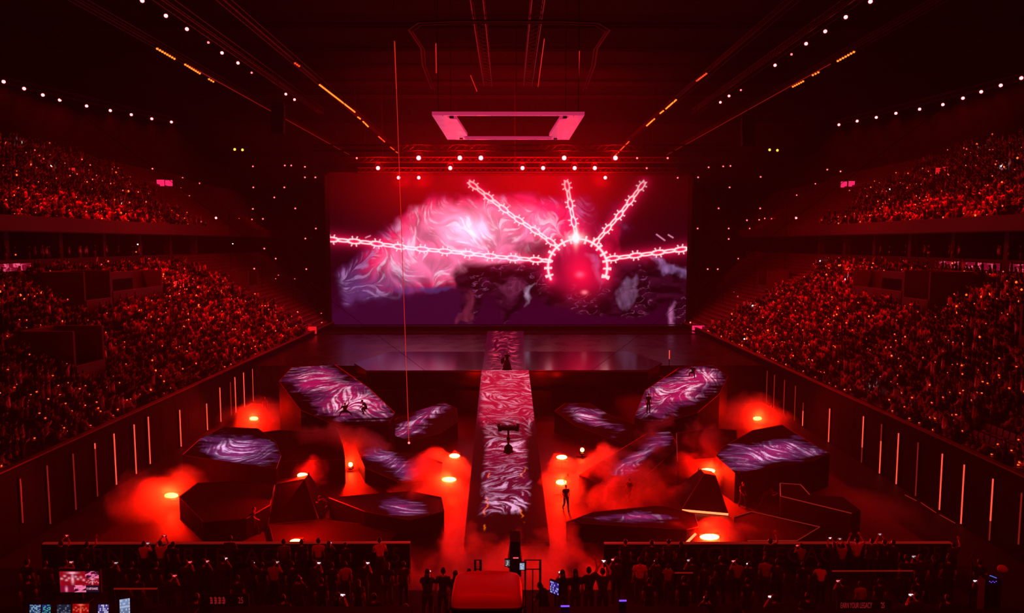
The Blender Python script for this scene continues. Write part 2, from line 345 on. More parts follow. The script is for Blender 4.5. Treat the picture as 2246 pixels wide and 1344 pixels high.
# ---- vomitories: openings with side walls and doorway let into the lower stand
def vomitory(sgn, y, k0, k1, w, name):
    x0 = S1X + k0 * ROW; x1 = S1X + k1 * ROW; z0 = S1Z + k0 * RISE; z1 = S1Z + k1 * RISE
    b = MB()
    for s in (-1, 1): b.box((sgn * (x0 + x1) / 2, y + s * w / 2, (z0 + z1) / 2 + .9), (x1 - x0, .25, z1 - z0 + 1.8))
    b.box((sgn * x1, y, z1 + .55), (.3, w, 2.5))
    b.box((sgn * (x1 - .17), y, (z0 + z1) / 2 + .6), (.06, w * .55, 2.1), mi=1)
    b.box((sgn * x0, y, z0 + .6), (.2, w, 1.3))
    struct(b.build('trim_vomitory', [CONC2, BLK]), 'concrete surround of a stairway opening in the %s stand' % name)
VOM = [(-1, 72.5, 15, 20, 4.6, 'left'), (-1, 58, 6, 11, 4.0, 'left'), (-1, 82, 16, 19, 11, 'left'), (1, 82, 16, 19, 11, 'right'), (1, 72.5, 15, 20, 4.6, 'right'), (1, 52, 12, 16, 4.0, 'right'), (1, 112, 13, 17, 4, 'right'), (-1, 112, 13, 17, 4, 'left')]
for v in VOM: vomitory(*v)
def in_vom(sgn, y, k):
    for s, vy, k0, k1, w, _ in VOM:
        if s == sgn and abs(y - vy) < w / 2 + .5 and k0 - 1 <= k <= k1 + 1: return True
    return False
AISLES = [46, 57.5, 69, 80.5, 92, 103.5]
def in_aisle(y): return min(abs(y - a) for a in AISLES) < .65
# ================================================================== STAGE, RAMP, SCREEN
STZ = 4.4
st = MB().box((0, 98.5, STZ / 2 - .05), (57.4, 39, STZ - .1)).box((0, 77.6, 1.75), (34, 2.8, 3.5)).box((0, 75.4, 1.2), (30, 2.2, 2.4))
st = st.build('stage', mat('stage_black', (0.022, 0.014, 0.016), .28, noise=(.4, .3)))
tag(st, 'wide black raised stage in front of the big screen', 'stage')
hx = MB().prism([(-15.2, 75.3), (15.0, 75.3), (17.5, 80), (15.2, 88.5), (-15.0, 88.5), (-17.5, 80)], STZ - 1.0, STZ + .03).build('deck', mat('gloss_deck', (0.03, 0.02, 0.028), .13), st); hx['label'] = 'glossy six-sided deck reflecting the screen'
MB().box((0, 75.24, STZ - .1), (30, .06, .12)).build('edge_strip', mat('deck_edge', (.2, .05, .06), .4), st)
MB().box((0, 112, STZ + .0), (57, 11, .06)).build('rear_deck', mat('gloss_rear', (0.03, 0.016, 0.03), .16), st)
MB().box((0, 110.2, STZ + .35), (57, .25, .7)).build('kerb', BLK, st)
# --- walkway picture
def flow(u, v, seed, k=1.0):
    """streaks along u, warped; u, v in metres"""
    wx = (fbm(u * .35 * k + 3, v * .35 * k, 3, seed) - .5) * 5; wy = (fbm(u * .35 * k + 9, v * .35 * k + 5, 3, seed + 9) - .5) * 4
    a = fbm((u + wx) * .5 * k, (v + wy) * 3.2 * k, 3, seed + 20)
    ln = 1 - np.abs(np.sin((v + wy) * 4.6 * k + (u + wx) * .6 * k + 5 * fbm(u * .9, v * .9, 2, seed + 30)))
    return a, ln ** 2.2
def walk_cols(X, Y):
    sw = (fbm(X * .45, Y * .45, 3, 40) - .5); th = sw * 7.5 + .25
    l = lic(th, 2.5, 12, 41); fine = lic(th, 1.5, 9, 42)
    blk = sm(.36, .62, fbm(X * .35 + 3, Y * .55, 3, 44))                     # darker and lighter stretches
    t = np.clip(sm(.42, .86, l * .72 + fine * .28) * (.35 + .75 * blk), 0, 1)
    far = sm(46, 70, Y)
    dark = mixc(np.broadcast_to(rgb(84, 6, 40), X.shape + (3,)), np.broadcast_to(rgb(190, 10, 52), X.shape + (3,)), far)
    lite = mixc(np.broadcast_to(rgb(240, 175, 220), X.shape + (3,)), np.broadcast_to(rgb(255, 150, 180), X.shape + (3,)), far)
    c = mixc(dark, lite, t)
    n = fbm(X * .8, Y * .8, 3, 77)
    hw = 1.62 + .7 * sm(55, 62, Y) + .5 * (n - .5) + .6 * sm(61, 75, Y)
    m = 1 - sm(hw - .3, hw + .2, np.abs(X + .22 - .25 * sm(50, 70, Y)))
    m = m * sm(44.0, 45.6, Y + (n - .5) * 3)
    side = (1 - m) * sm(57, 66, Y); c = c * m[..., None] + side[..., None] * rgb(120, 10, 45)
    dim = 1.0 - .55 * sm(54.5, 57, Y + (n - .5) * 5) * (1 - sm(59, 62, Y + (n - .5) * 5)) - .1 * far
    c = c * dim[..., None]
    for x0, sd in ((-1.42, 301), (1.02, 305)):                               # ember-coloured trickles along both edges of the picture
        wv = (fbm(X * 0 + sd, Y * 1.6, 3, sd) - .5) * .7; e = np.exp(-((X - x0 - wv) / .045) ** 2) * sm(.45, .6, fbm(X * 0 + 3, Y * 1.1, 2, sd + 2)) * sm(42.0, 42.6, Y) * (1 - sm(50, 52, Y))
        c = c + e[..., None] * rgb(255, 105, 20) * .9
    return c
RB = Vector((-.1, 41.0, .25)); RT = Vector((-.35, 75.3, 4.43)); HWK = 2.55
rp = MB()
vs = []
for P in (RB, RT):
    for z in (0, None):
        for s in (-1, 1): vs.append((P.x + s * HWK, P.y, -.0 if z == 0 else P.z))
rp.add(vs, [(0, 1, 3, 2), (4, 6, 7, 5), (2, 3, 7, 6), (0, 2, 6, 4), (1, 5, 7, 3), (0, 4, 5, 1)])
rp = rp.build('ramp', mat('ramp_black', (.012, .009, .010), .6, spec=.15)); tag(rp, 'long sloping ramp down the middle of the floor with a flowing pink picture', 'ramp')
nu, nv = 90, 560
uu, vv = np.meshgrid(np.linspace(-1, 1, nu), np.linspace(0, 1, nv), indexing='ij')
PX = RB.x + (RT.x - RB.x) * vv + uu * (HWK - .03); PY = RB.y + (RT.y - RB.y) * vv; PZ = RB.z + (RT.z - RB.z) * vv + .012
grid_panel('led_surface', np.stack([PX, PY, PZ], -1), walk_cols(PX, PY), mat_attr('ramp_led', rough=.6, strength=1.0), parent=rp)
# upper walkway on the stage
vv2 = np.linspace(0, 1, 260); uu2, vv2 = np.meshgrid(np.linspace(-1, 1, 70), vv2, indexing='ij')
PX = -.45 + uu2 * (2.35 + .45 * vv2); PY = 75.35 + vv2 * 34; PZ = np.full_like(PX, STZ + .045)
def up_cols(X, Y):
    l = lic((fbm(X * .6, Y * .2, 3, 140) - .5) * 5, 2.6, 12, 141); t = sm(.45, .95, l) * (.4 + .6 * sm(.35, .6, fbm(X * .5, Y * .25, 2, 143)))
    c = mixc(np.broadcast_to(rgb(75, 0, 22), X.shape + (3,)), np.broadcast_to(rgb(255, 70, 110), X.shape + (3,)), t)
    m = 1 - sm(1.2, 2.2, np.abs(X + .45) + (fbm(X, Y * .5, 2, 3) - .5) * .8)
    return mixc(np.broadcast_to(rgb(75, 8, 30), X.shape + (3,)), c * 1.0, m)
uw = grid_panel('walkway', np.stack([PX, PY, PZ], -1), up_cols(PX, PY), mat_attr('walk_led', rough=.15, strength=.8))
tag(uw, 'red lit walkway strip across the raised stage towards the big screen', 'walkway')
# --- big screen: picture computed point by point (a glowing cloud, dark crags, thorny chains)
def seg_d(X, Y, pts):
    """distance to a polyline, and running length along it, and sideways offset"""
    D = np.full(X.shape, 1e9); T = np.zeros(X.shape); N = np.zeros(X.shape); L = 0
    for (x0, y0), (x1, y1) in zip(pts[:-1], pts[1:]):
        l = math.hypot(x1 - x0, y1 - y0); ux, uy = (x1 - x0) / l, (y1 - y0) / l
        t = np.clip((X - x0) * ux + (Y - y0) * uy, 0, l); d = np.hypot(X - x0 - ux * t, Y - y0 - uy * t); n = (X - x0) * -uy + (Y - y0) * ux
        k = d < D; D = np.where(k, d, D); T = np.where(k, L + t, T); N = np.where(k, n, N); L += l
    return D, T, N
def poly_in(X, Y, pts):
    r = np.zeros(X.shape, bool); n = len(pts)
    for i in range(n):
        x0, y0 = pts[i]; x1, y1 = pts[(i + 1) % n]
        c = (y0 > Y) != (y1 > Y)
        with np.errstate(divide='ignore', invalid='ignore'): r ^= c & (X < (x1 - x0) * (Y - y0) / (y1 - y0 + 1e-12) + x0)
    return r
def soft_poly(X, Y, pts, w, wob=0, seed=5):
    if wob: X, Y = X + (fbm(X / 22, Y / 22, 3, seed) - .5) * wob, Y + (fbm(X / 22 + 7, Y / 22, 3, seed + 3) - .5) * wob
    i = poly_in(X, Y, pts); D, _, _ = seg_d(X, Y, list(pts) + [pts[0]])
    return sm(-w, w, np.where(i, D, -D))
def screen_cols(X, Y):
    sh = X.shape
    up = sm(395, 560, Y)
    c = mixc(np.broadcast_to(rgb(40, 0, 2), sh + (3,)), np.broadcast_to(rgb(36, 0, 12), sh + (3,)), up)
    c = mixc(c, np.broadcast_to(rgb(52, 0, 36), sh + (3,)), sm(600, 690, Y) * (1 - .3 * sm(1200, 1500, X)))
    c = c + (np.exp(-((X - 1110) / 330) ** 2 - ((Y - 395) / 45) ** 2))[..., None] * rgb(120, 0, 8) * .6
    # cloud
    def bl(cx, cy, rx, ry, p=2): return np.exp(-(np.abs((X - cx) / rx) ** p + np.abs((Y - cy) / ry) ** p))
    cl = bl(1010, 505, 135, 75, 3) + .85 * bl(1150, 500, 120, 70, 3) + .8 * bl(900, 560, 90, 75, 3) + .55 * bl(800, 625, 75, 60, 3) + .5 * bl(890, 600, 110, 60, 3) + .35 * bl(1300, 480, 120, 60, 3)
    cl = cl + (fbm(X / 40, Y / 40, 4, 11) - .5) * .75 * sm(.06, .3, cl)
    hot = bl(1020, 505, 150, 75, 3) + .7 * bl(1170, 510, 110, 60) + .75 * bl(950, 580, 140, 55, 3) + .5 * bl(1120, 560, 100, 35) + .3 * bl(860, 610, 70, 40)
    hot = hot * (.75 + .5 * fbm(X / 30, Y / 30, 3, 17))
    th = math.pi / 2 + (fbm(X / 75, Y / 75, 3, 21) - .5) * 9.5                 # strands mostly upright, curling
    l1 = lic(th, 5.5, 26, 23); l2 = lic(th + .2, 2.6, 16, 25); lines = sm(.5, .92, l1 * .7 + l2 * .3)
    soft = lic(th, 11, 22, 27)
    m = sm(.22, .75, cl)
    base = mixc(np.broadcast_to(rgb(92, 22, 78), sh + (3,)), np.broadcast_to(rgb(235, 35, 98), sh + (3,)), sm(.10, .45, hot))
    base = mixc(base, np.broadcast_to(rgb(255, 120, 170), sh + (3,)), sm(.4, .95, hot))
    low = sm(570, 625, Y) * (1 - sm(840, 1000, X + (Y - 600))); base = mixc(base, np.broadcast_to(rgb(105, 55, 120), sh + (3,)), low * .8)
    lc = mixc(np.broadcast_to(rgb(165, 105, 170), sh + (3,)), np.broadcast_to(rgb(255, 205, 232), sh + (3,)), sm(.25, .8, hot))
    lc = mixc(lc, np.broadcast_to(rgb(185, 135, 190), sh + (3,)), low * .8)
    base = base * (.55 + .65 * soft)[..., None]
    base = mixc(base, lc, lines * .8 * sm(.2, .7, cl)); base = base + (bl(1035, 505, 55, 32) * (.5 + .6 * soft))[..., None] * np.array([.8, .55, .7])
    c = mixc(c, base, m)
    # dark flat bank under the cloud
    bank = soft_poly(X, Y, [(700, 700), (790, 660), (850, 640), (1005, 632), (1040, 720), (700, 760)], 9, 20, 3)
    c = mixc(c, np.broadcast_to(rgb(56, 6, 46), sh + (3,)), bank * .8)
    bk = soft_poly(X, Y, [(850, 632), (1000, 628), (960, 642), (880, 645)], 4, 14, 8); c = mixc(c, np.broadcast_to(rgb(86, 50, 118), sh + (3,)), bk * .6)
    # crags
    crag = [(1000, 612), (1012, 595), (1060, 588), (1110, 574), (1160, 576), (1205, 562), (1260, 585), (1330, 590), (1370, 572), (1420, 558), (1470, 575), (1515, 590), (1515, 720), (1480, 712), (1462, 660), (1400, 700), (1290, 690), (1200, 668), (1165, 640), (1130, 690), (1105, 712), (1085, 650), (1062, 640), (1042, 706), (1004, 708), (1012, 660)]
    cr = soft_poly(X, Y, crag, 5, 16, 13)
    rock = fbm(X / 26, Y / 12, 4, 51); rd = 1 - np.abs(np.sin(X * .07 + Y * .16 + 9 * rock))
    rc = mixc(np.broadcast_to(rgb(14, 0, 8), sh + (3,)), np.broadcast_to(rgb(60, 8, 36), sh + (3,)), sm(.35, .75, rock))
    rc = rc + (rd ** 9 * sm(.5, .62, fbm(X / 30, Y / 30, 2, 57)))[..., None] * rgb(190, 90, 150) * .55
    c = mixc(c, rc, cr * .95)
    hd = soft_poly(X, Y, [(1150, 560), (1205, 520), (1265, 512), (1330, 530), (1345, 575), (1320, 640), (1265, 655), (1210, 620)], 14, 16, 43); c = mixc(c, np.broadcast_to(rgb(78, 4, 38), sh + (3,)), hd * .75)
    hd2 = soft_poly(X, Y, [(1125, 545), (1180, 520), (1210, 540), (1200, 565), (1150, 572)], 8, 22, 47); c = mixc(c, np.broadcast_to(rgb(70, 0, 22), sh + (3,)), hd2 * .7)
    for pl, co, a in (([(1360, 620), (1395, 605), (1400, 650), (1370, 680), (1348, 655)], (138, 92, 135), .5), ([(1425, 565), (1470, 580), (1505, 596), (1505, 604), (1462, 600)], (160, 110, 175), .7),
                      ([(1085, 625), (1150, 612), (1160, 640), (1110, 655)], (120, 40, 78), .6), ([(1148, 645), (1172, 618), (1168, 632), (1152, 662)], (190, 150, 190), .8),
                      ([(1458, 690), (1475, 668), (1472, 716), (1462, 716)], (200, 110, 170), .7), ([(1008, 690), (1030, 640), (1040, 640), (1030, 706), (1000, 708)], (135, 40, 70), .55),
                      ([(1345, 500), (1362, 505), (1358, 560), (1330, 590), (1325, 540)], (185, 5, 50), .65), ([(1280, 555), (1312, 565), (1322, 610), (1315, 615), (1300, 580)], (150, 80, 140), .6)):
        q = soft_poly(X, Y, pl, 6, 26, 63); c = mixc(c, np.broadcast_to(rgb(*co), sh + (3,)), q * a * (.15 + 1.3 * fbm(X / 7, Y / 18, 3, 71)))
    gl = np.exp(-(((X - 1275) / 40) ** 2 + ((Y - 600) / 42) ** 2)); c = c + gl[..., None] * rgb(255, 10, 60) * .9
    gl = np.exp(-(((X - 1272) / 8) ** 2 + ((Y - 602) / 6) ** 2)); c = c + gl[..., None] * rgb(255, 90, 120) * .9
    gl = np.exp(-(((X - 1282) / 6) ** 2 + ((Y - 641) / 4) ** 2)); c = c + gl[..., None] * rgb(255, 120, 140)
    # chains of thorny links and the ring
    G = np.zeros(sh); W = np.zeros(sh)
    ring = [(1267 + 65 * math.cos(a), 586 - 62 * math.sin(a)) for a in np.linspace(math.radians(205), math.radians(-20), 26)]
    ch = [([(1030, 400), (1075, 435), (1125, 474), (1180, 510), (1222, 540)], 21), ([(1242, 398), (1252, 455), (1264, 515)], 20), ([(1413, 400), (1360, 470), (1308, 530)], 20),
          ([(715, 524), (800, 531), (900, 544), (1000, 553), (1100, 564), (1205, 572)], 25), ([(1332, 568), (1420, 557), (1508, 545)], 25)]
    for pts, Lk in ch:
        D, T, N = seg_d(X, Y, pts); G = np.maximum(G, np.exp(-D / 7.0))
        p = (T / Lk) % 1 - .5; k2 = np.floor(T / Lk).astype(int) % 2
        hw = np.where(k2 == 0, 4.8, 3.0); e = np.sqrt((p * Lk / (Lk * .62)) ** 2 + (N / hw) ** 2); d = np.abs(e - 1) * hw
        w = np.exp(-(d / 1.25) ** 2) * (np.abs(D - np.abs(N)) < 2)
        sp = np.exp(-((np.abs(p) * Lk - np.abs(N) * .25 - 3) / 1.3) ** 2) * (np.abs(N) < 11) * (np.abs(N) > 3) * (k2 == 0) * (D < 11)
        W = np.maximum(W, np.maximum(w, sp * .8))
    D, T, N = seg_d(X, Y, ring); G = np.maximum(G, 1.1 * np.exp(-D / 8.5))
    p = (T / 17) % 1 - .5; W = np.maximum(W, np.exp(-(D / 2.0) ** 2)); W = np.maximum(W, np.exp(-((np.abs(p) * 17 - 1) / 1.4) ** 2) * (D < 9) * (np.abs(D - np.abs(N)) < 1.5) * .85)
    st = np.exp(-(((X - 1263) / 5) ** 2 + ((Y - 518) / 18) ** 2)) + np.exp(-(((X - 1263) / 16) ** 2 + ((Y - 522) / 9) ** 2)); W = np.maximum(W, st); G = np.maximum(G, np.exp(-np.hypot(X - 1263, Y - 525) / 26))
    c = c + (G * 1.25)[..., None] * rgb(255, 24, 85)
    c = mixc(c, np.broadcast_to(np.array([1.6, 1.0, 1.05]), sh + (3,)), np.clip(W, 0, 1))
    for a, b in (((1440, 514), (1458, 527)), ((1466, 515), (1476, 521)), ((802, 521), (812, 517))):
        D, _, _ = seg_d(X, Y, [a, b]); c = mixc(c, np.broadcast_to(rgb(255, 150, 190), sh + (3,)), np.exp(-(D / 1.3) ** 2) * .9)
    fade = sm(716, 735, X) * .0 + 1
    c = c * (sm(388, 470, Y) * .55 + .45)[..., None]
    return c * fade[..., None]
SY = 118.0; gx, gz = np.meshgrid(np.linspace(-29.4, 29.6, 800), np.linspace(STZ + .1, 29.0, 336), indexing='ij')
P = np.stack([gx, np.full_like(gx, SY), gz], -1)
q = (P - np.array(CAMLOC)) @ np.array(RM); SXp = CX + F * q[..., 0] / -q[..., 2]; SYp = CY - F * q[..., 1] / -q[..., 2]
scr = tag(MB().box((.1, SY + .6, 16.5), (59.6, 1.0, 25.6)).build('led_screen', BLK), 'giant screen showing a pink cloud, dark crags and a ring of thorny chains', 'screen')
grid_panel('display', P, screen_cols(SXp, SYp), mat_attr('screen_led', base=(.0015, .001, .0015), rough=.6, strength=1.0), parent=scr)
fr = MB()
for s in (-1, 1): fr.box((.1 + s * 29.9, SY + .3, 16.5), (.4, 1.4, 26))
fr.box((.1, SY + .3, 29.3), (60.2, 1.4, .4)).build('frame', BLK, scr)
# ================================================================== STAGE BLOCKS ON THE FLOOR
SLAB = {}
GLOWEDGE = mat('edge_glow', (.1, .01, .01), .4, emit=(1, .06, .03), estr=.16, sample=False)  # weak emission painting lamp light on block edges; also the kerb dashes
LEDHOT = mat('edge_hot', (.1, .01, .01), .4, emit=(1, .12, .04), estr=4.0)
SLABLED = mat_attr('slab_led', base=(.012, .008, .01), rough=.7, strength=1.15)
def slab(key, label, px, h, ty=0.0, tx=0.0, art=None, shrink=1.0, edges=None, emat=None, base=0.0):
    n = len(px); cx = sum(p[0] for p in px) / n; cy = sum(p[1] for p in px) / n
    p0 = at_z(cx, cy, h); nn = Vector((-tx, -ty, 1)).normalized()
    top = [at_pl(x, y, p0, nn) for x, y in px]
    for t in top: t.z = max(t.z, .25)
    c = sum(top, Vector()) / n
    loc = Vector((c.x, c.y, 0))
    bot = [Vector((c.x + (t.x - c.x) * shrink, c.y + (t.y - c.y) * shrink, base)) for t in top]
    vs = [t - loc for t in top] + [b - loc for b in bot]
    fs = [tuple(range(n))] + [tuple(range(2 * n - 1, n - 1, -1))] + [(i, n + i, n + (i + 1) % n, (i + 1) % n) for i in range(n)]
    me = MB().add(vs, fs).mesh('stage_block', HULL); bm = bmesh.new(); bm.from_mesh(me); bmesh.ops.recalc_face_normals(bm, faces=bm.faces); bm.to_mesh(me); bm.free()
    o = obj('stage_block', me, None, loc); tag(o, label, 'stage block', 'tilted black blocks on the arena floor')
    SLAB[key] = (o, top, p0, nn)
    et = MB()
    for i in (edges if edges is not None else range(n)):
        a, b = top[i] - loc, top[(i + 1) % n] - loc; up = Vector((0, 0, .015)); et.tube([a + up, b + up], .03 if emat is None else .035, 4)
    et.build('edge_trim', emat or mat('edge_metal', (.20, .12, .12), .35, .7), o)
    if art:
        ax, ay, rx, ry, ang, pink, seed = art
        e1 = Vector((1, 0, tx)).normalized(); e2 = nn.cross(e1)
        cc = at_pl(ax, ay, p0, nn); U = [(t - cc).dot(e1) for t in top]; V = [(t - cc).dot(e2) for t in top]
        st_ = .06; gu, gv = np.meshgrid(np.arange(min(U), max(U), st_), np.arange(min(V), max(V), st_), indexing='ij')
        Pw = np.array(cc) + gu[..., None] * np.array(e1) + gv[..., None] * np.array(e2) + np.array(nn) * .02
        keep = poly_in(gu, gv, list(zip(U, V)))
        qq = (Pw - np.array(CAMLOC)) @ np.array(RM); X = CX + F * qq[..., 0] / -qq[..., 2]; Y = CY - F * qq[..., 1] / -qq[..., 2]
        ca, sa = math.cos(ang), math.sin(ang); dx = ((X - ax) * ca + (Y - ay) * sa) / rx; dy = (-(X - ax) * sa + (Y - ay) * ca) / ry
        streak = fbm(gu * .8, gv * 4.0, 3, seed + 3)
        r = np.hypot(dx, dy) + (fbm(gu * .35, gv * .35, 3, seed) - .5) * 1.4 + (streak - .5) * .75
        m = 1 - sm(.80, 1.12, r); core = 1 - sm(.1, .95, r)
        # curling strands of light, denser towards the middle of the picture
        th = (fbm(gu * .28, gv * .28, 3, seed + 5) - .5) * 7 - ang * .8
        l1 = lic(th, 2.5, 19, seed + 6); l2 = lic(th, 1.5, 15, seed + 7); k = np.clip(sm(.45, .9, l1 * .65 + l2 * .35) * (.30 + .95 * core), 0, 1)
        e = mixc(np.broadcast_to(rgb(95, 45, 110), X.shape + (3,)), np.broadcast_to(rgb(180, 22, 88), X.shape + (3,)), np.clip(pink * (.3 + 1.0 * core), 0, 1))
        hi = mixc(np.broadcast_to(rgb(225, 175, 235), X.shape + (3,)), np.broadcast_to(rgb(255, 190, 220), X.shape + (3,)), np.full(X.shape, min(1, pink)))
        C = mixc(e * (.5 + .6 * fbm(gu * .7, gv * 2, 3, seed + 8))[..., None], hi, k) * (m * (.35 + .65 * core))[..., None]
        g = grid_panel('led_picture', Pw - np.array(loc), C, SLABLED, keep, o); g['label'] = 'glowing picture of curling strands'
    return o
slab('A', 'black block with a large pink picture, far left of the ramp', [(612, 836), (640, 806), (735, 800), (808, 850), (866, 905), (852, 930), (745, 936), (660, 900)], 4.3, .34, .02, (735, 858, 112, 42, .42, 1.0, 201))
slab('B', 'black block with a pale purple picture beside the left LED wall', [(400, 998), (440, 962), (490, 937), (566, 940), (604, 968), (616, 1000), (606, 1028), (520, 1016)], 2.6, .12, .0, (515, 989, 95, 32, .14, .25, 202))
slab('C', 'dark coffin-like block at the front left, next to the leftmost flare', [(393, 1090), (432, 1060), (520, 1056), (602, 1064), (592, 1108), (540, 1138), (446, 1145)], 1.5, .08, 0)
slab('D', 'dark upright block behind the purple-topped block on the left', [(566, 950), (612, 944), (690, 948), (738, 938), (752, 975), (757, 1008), (600, 1012)], 2.6, .32, .0)
slab('E', 'black block with a pale streak picture, left of the ramp middle', [(776, 968), (800, 952), (850, 990), (918, 995), (971, 1015), (966, 1052), (876, 1058), (800, 1026)], 1.3, .10, .0, (868, 1016, 58, 22, .48, .3, 203))
slab('F', 'low black block with a faint picture at the front, left of the ramp', [(722, 1092), (818, 1084), (900, 1078), (968, 1091), (974, 1122), (900, 1142), (800, 1122)], 1.3, .02, 0, (882, 1112, 55, 20, .1, .4, 204))
slab('G', 'black block with a slanting pink picture, left of the ramp top', [(842, 948), (872, 916), (972, 882), (1002, 896), (1004, 926), (966, 950), (900, 968)], 1.6, .22, 0, (922, 920, 64, 22, -.45, .75, 205))
slab('H', 'black block with a slanting pink picture, right of the ramp top', [(1216, 902), (1240, 884), (1292, 884), (1348, 916), (1400, 934), (1402, 962), (1372, 974), (1262, 934)], 1.6, .22, 0, (1300, 920, 62, 22, .38, .75, 206))
slab('I', 'black block with a large pink picture, far right of the ramp', [(1392, 915), (1416, 856), (1488, 808), (1562, 800), (1596, 826), (1578, 864), (1530, 905), (1432, 934)], 4.3, .34, -.02, (1498, 858, 104, 40, -.42, 1.0, 207))
slab('J', 'long pointed black block with a narrow pink picture, right of the ramp', [(1270, 1042), (1420, 950), (1470, 946), (1488, 980), (1446, 1018), (1396, 1062), (1332, 1068)], 1.5, .12, 0, (1398, 1004, 70, 21, -.62, .5, 208))
slab('K', 'dark upright block behind the pyramid on the right', [(1484, 950), (1560, 940), (1616, 944), (1622, 1000), (1486, 1012)], 2.6, .30, 0)
slab('L', 'black block with a pale purple picture beside the right LED wall', [(1570, 1000), (1586, 980), (1651, 944), (1716, 932), (1786, 976), (1820, 994), (1784, 1011), (1612, 1038)], 2.6, .12, 0, (1700, 992, 104, 30, -.2, .4, 209))
slab('M', 'dark block with a lit top edge at the front right by the wall', [(1711, 1060), (1756, 1063), (1776, 1085), (1848, 1089), (1888, 1119), (1868, 1126), (1712, 1088)], 1.9, .06, 0, edges=[0, 1, 5, 6], emat=GLOWEDGE)
slab('N', 'low dark slab with thin lit edges behind the right barricade', [(1610, 1134), (1648, 1122), (1798, 1156), (1748, 1186), (1640, 1186)], .6, .03, 0, edges=[1, 2, 3, 0], emat=GLOWEDGE)
slab('O', 'low black block with a mixed pink picture at the front, right of the ramp', [(1242, 1146), (1300, 1124), (1436, 1110), (1460, 1111), (1524, 1127), (1532, 1156), (1506, 1162)], 1.2, .05, 0, (1400, 1134, 110, 14, .0, .5, 210))
slab('P', 'flat dark slab on the floor at the front left', [(590, 1150), (700, 1140), (800, 1150), (870, 1170), (850, 1190), (600, 1190)], .35, 0, 0)
def pyramid(label, base_px, top_px, yoff, strip=None):
    b = [at_z(x, y, 0) for x, y in base_px]; Y = (b[0].y + b[1].y) / 2 + yoff; t = [at_y(x, y, Y) for x, y in top_px]
    d = Vector((0, 3.2, 0)); d2 = Vector((0, 1.0, 0)); loc = (b[0] + b[1]) / 2
    vs = [b[0], b[1], b[1] + d, b[0] + d, t[0], t[1], t[1] + d2, t[0] + d2]; vs = [v - loc for v in vs]
    o = MB().add(vs, [(3, 2, 1, 0), (4, 5, 6, 7), (0, 1, 5, 4), (1, 2, 6, 5), (2, 3, 7, 6), (3, 0, 4, 7)]).build('pyramid_block', HULL, loc=loc)
    tag(o, label, 'stage block', 'tilted black blocks on the arena floor')
    if strip:
        a, c = [at_z(x, y, .12) - loc + Vector((0, -.15, 0)) for x, y in strip]; MB().tube([a, c], .07, 6).build('light_strip', LEDHOT, o)
    MB().tube([vs[0] + Vector((0, -.02, 0)), vs[4], vs[5], vs[1] + Vector((0, -.02, 0))], .03, 4).build('edge_trim', mat('edge_metal', (.2, .12, .12), .35, .7), o)
    return o
pyramid('dark wedge-shaped block with a flare on its top, front left', [(585, 1166), (702, 1146)], [(604, 1062), (668, 1050)], 1.6)
pyramid('dark pyramid block with a bright strip at its foot, front right', [(1496, 1114), (1596, 1124)], [(1545, 1038), (1570, 1043)], 1.6, [(1495, 1117), (1596, 1126)])
# ================================================================== FLARES (floor lamps) AND SMOKE
LENSHOT = mat('lens_hot', (.3, .02, .01), .3, emit=(1, .11, .016), estr=90, sample=False)
def floor_lamp(px, py, z, label, power, w=.8, hgt=.38, col=(1, .003, .0004), lz=.9):
    p = at_z(px, py, z); loc = p - Vector((0, 0, .35))
    r = obj('floor_strobe', None, None, loc); tag(r, label, 'stage lamp', 'floor lamps burning in the smoke')
    MB().box((0, 0, .06), (w * .9, .4, .12)).build('base', BLACK, r)
    b = MB()
    for s in (-1, 1): b.box((s * (w / 2 + .04), 0, .25), (.05, .12, .42))
    b.build('yoke', BLACK, r)
    MB().box((0, .12, .36), (w, .22, hgt)).build('housing', BLACK, r)
    MB().ball((0, -.02, .38), (w * .47, .16, hgt * .46), 16, 8).build('lens', LENSHOT, r)
    l = light('SPOT', p + Vector((0, -.35, lz * .7)), power * 2.3, col, .35, spot=math.radians(150), blend=.5); l.rotation_euler = (math.radians(-72), 0, 0)
    light('POINT', p + Vector((0, .9, .5)), power * .3, col, .3)
    if z > .5:                                                     # stand that carries the lamp above the floor
        MB().tube([(0, 0, -(p.z - .35)), (0, 0, 0)], .05, 6).tube([(-.5, 0, -(p.z - .38)), (.5, 0, -(p.z - .38))], .04, 6).tube([(0, -.5, -(p.z - .38)), (0, .5, -(p.z - .38))], .04, 6).build('stand', BLACK, r)
    return r
FL = [(376, 1087, .8, 'flare lamp glowing in smoke beside the coffin-like block, far left', 2600, 1.0), (557, 918, .6, 'flare lamp on the floor by the left LED wall', 1700, .9),
      (664, 1043, 2.5, 'flare lamp on top of the wedge-shaped block', 1700, .75), (650, 1189, .6, 'flare lamp just behind the left barricade', 900, .8),
      (762, 958, 1.2, 'flare lamp half hidden behind a crouching figure, left of centre', 1500, .6), (769, 1019, .5, 'small lamp on the floor left of the ramp', 1300, .35),
      (997, 1000, .9, 'upper flare lamp left of the ramp', 1600, .9), (985, 1052, .9, 'lower flare lamp left of the ramp', 1700, 1.1),
      (1232, 1003, .9, 'upper flare lamp right of the ramp', 1600, .9), (1231, 1058, .9, 'lower flare lamp right of the ramp, behind the walking dancer', 1800, .8),
      (1277, 987, .6, 'small lamp right of the upper right flare', 350, .35), (1281, 1052, .6, 'small lamp at the tip of the long pointed block', 400, .3),
      (1551, 1033, 1.5, 'flare lamp hidden behind the dark pyramid block', 3000, 1.2), (1661, 918, .6, 'flare lamp on the floor by the right LED wall', 1900, .9),
      (1556, 1178, .9, 'brightest flare lamp just behind the right barricade', 4200, 1.2)]
for x, y, z, lab, pw, w in FL: floor_lamp(x, y, z, lab, pw, w)
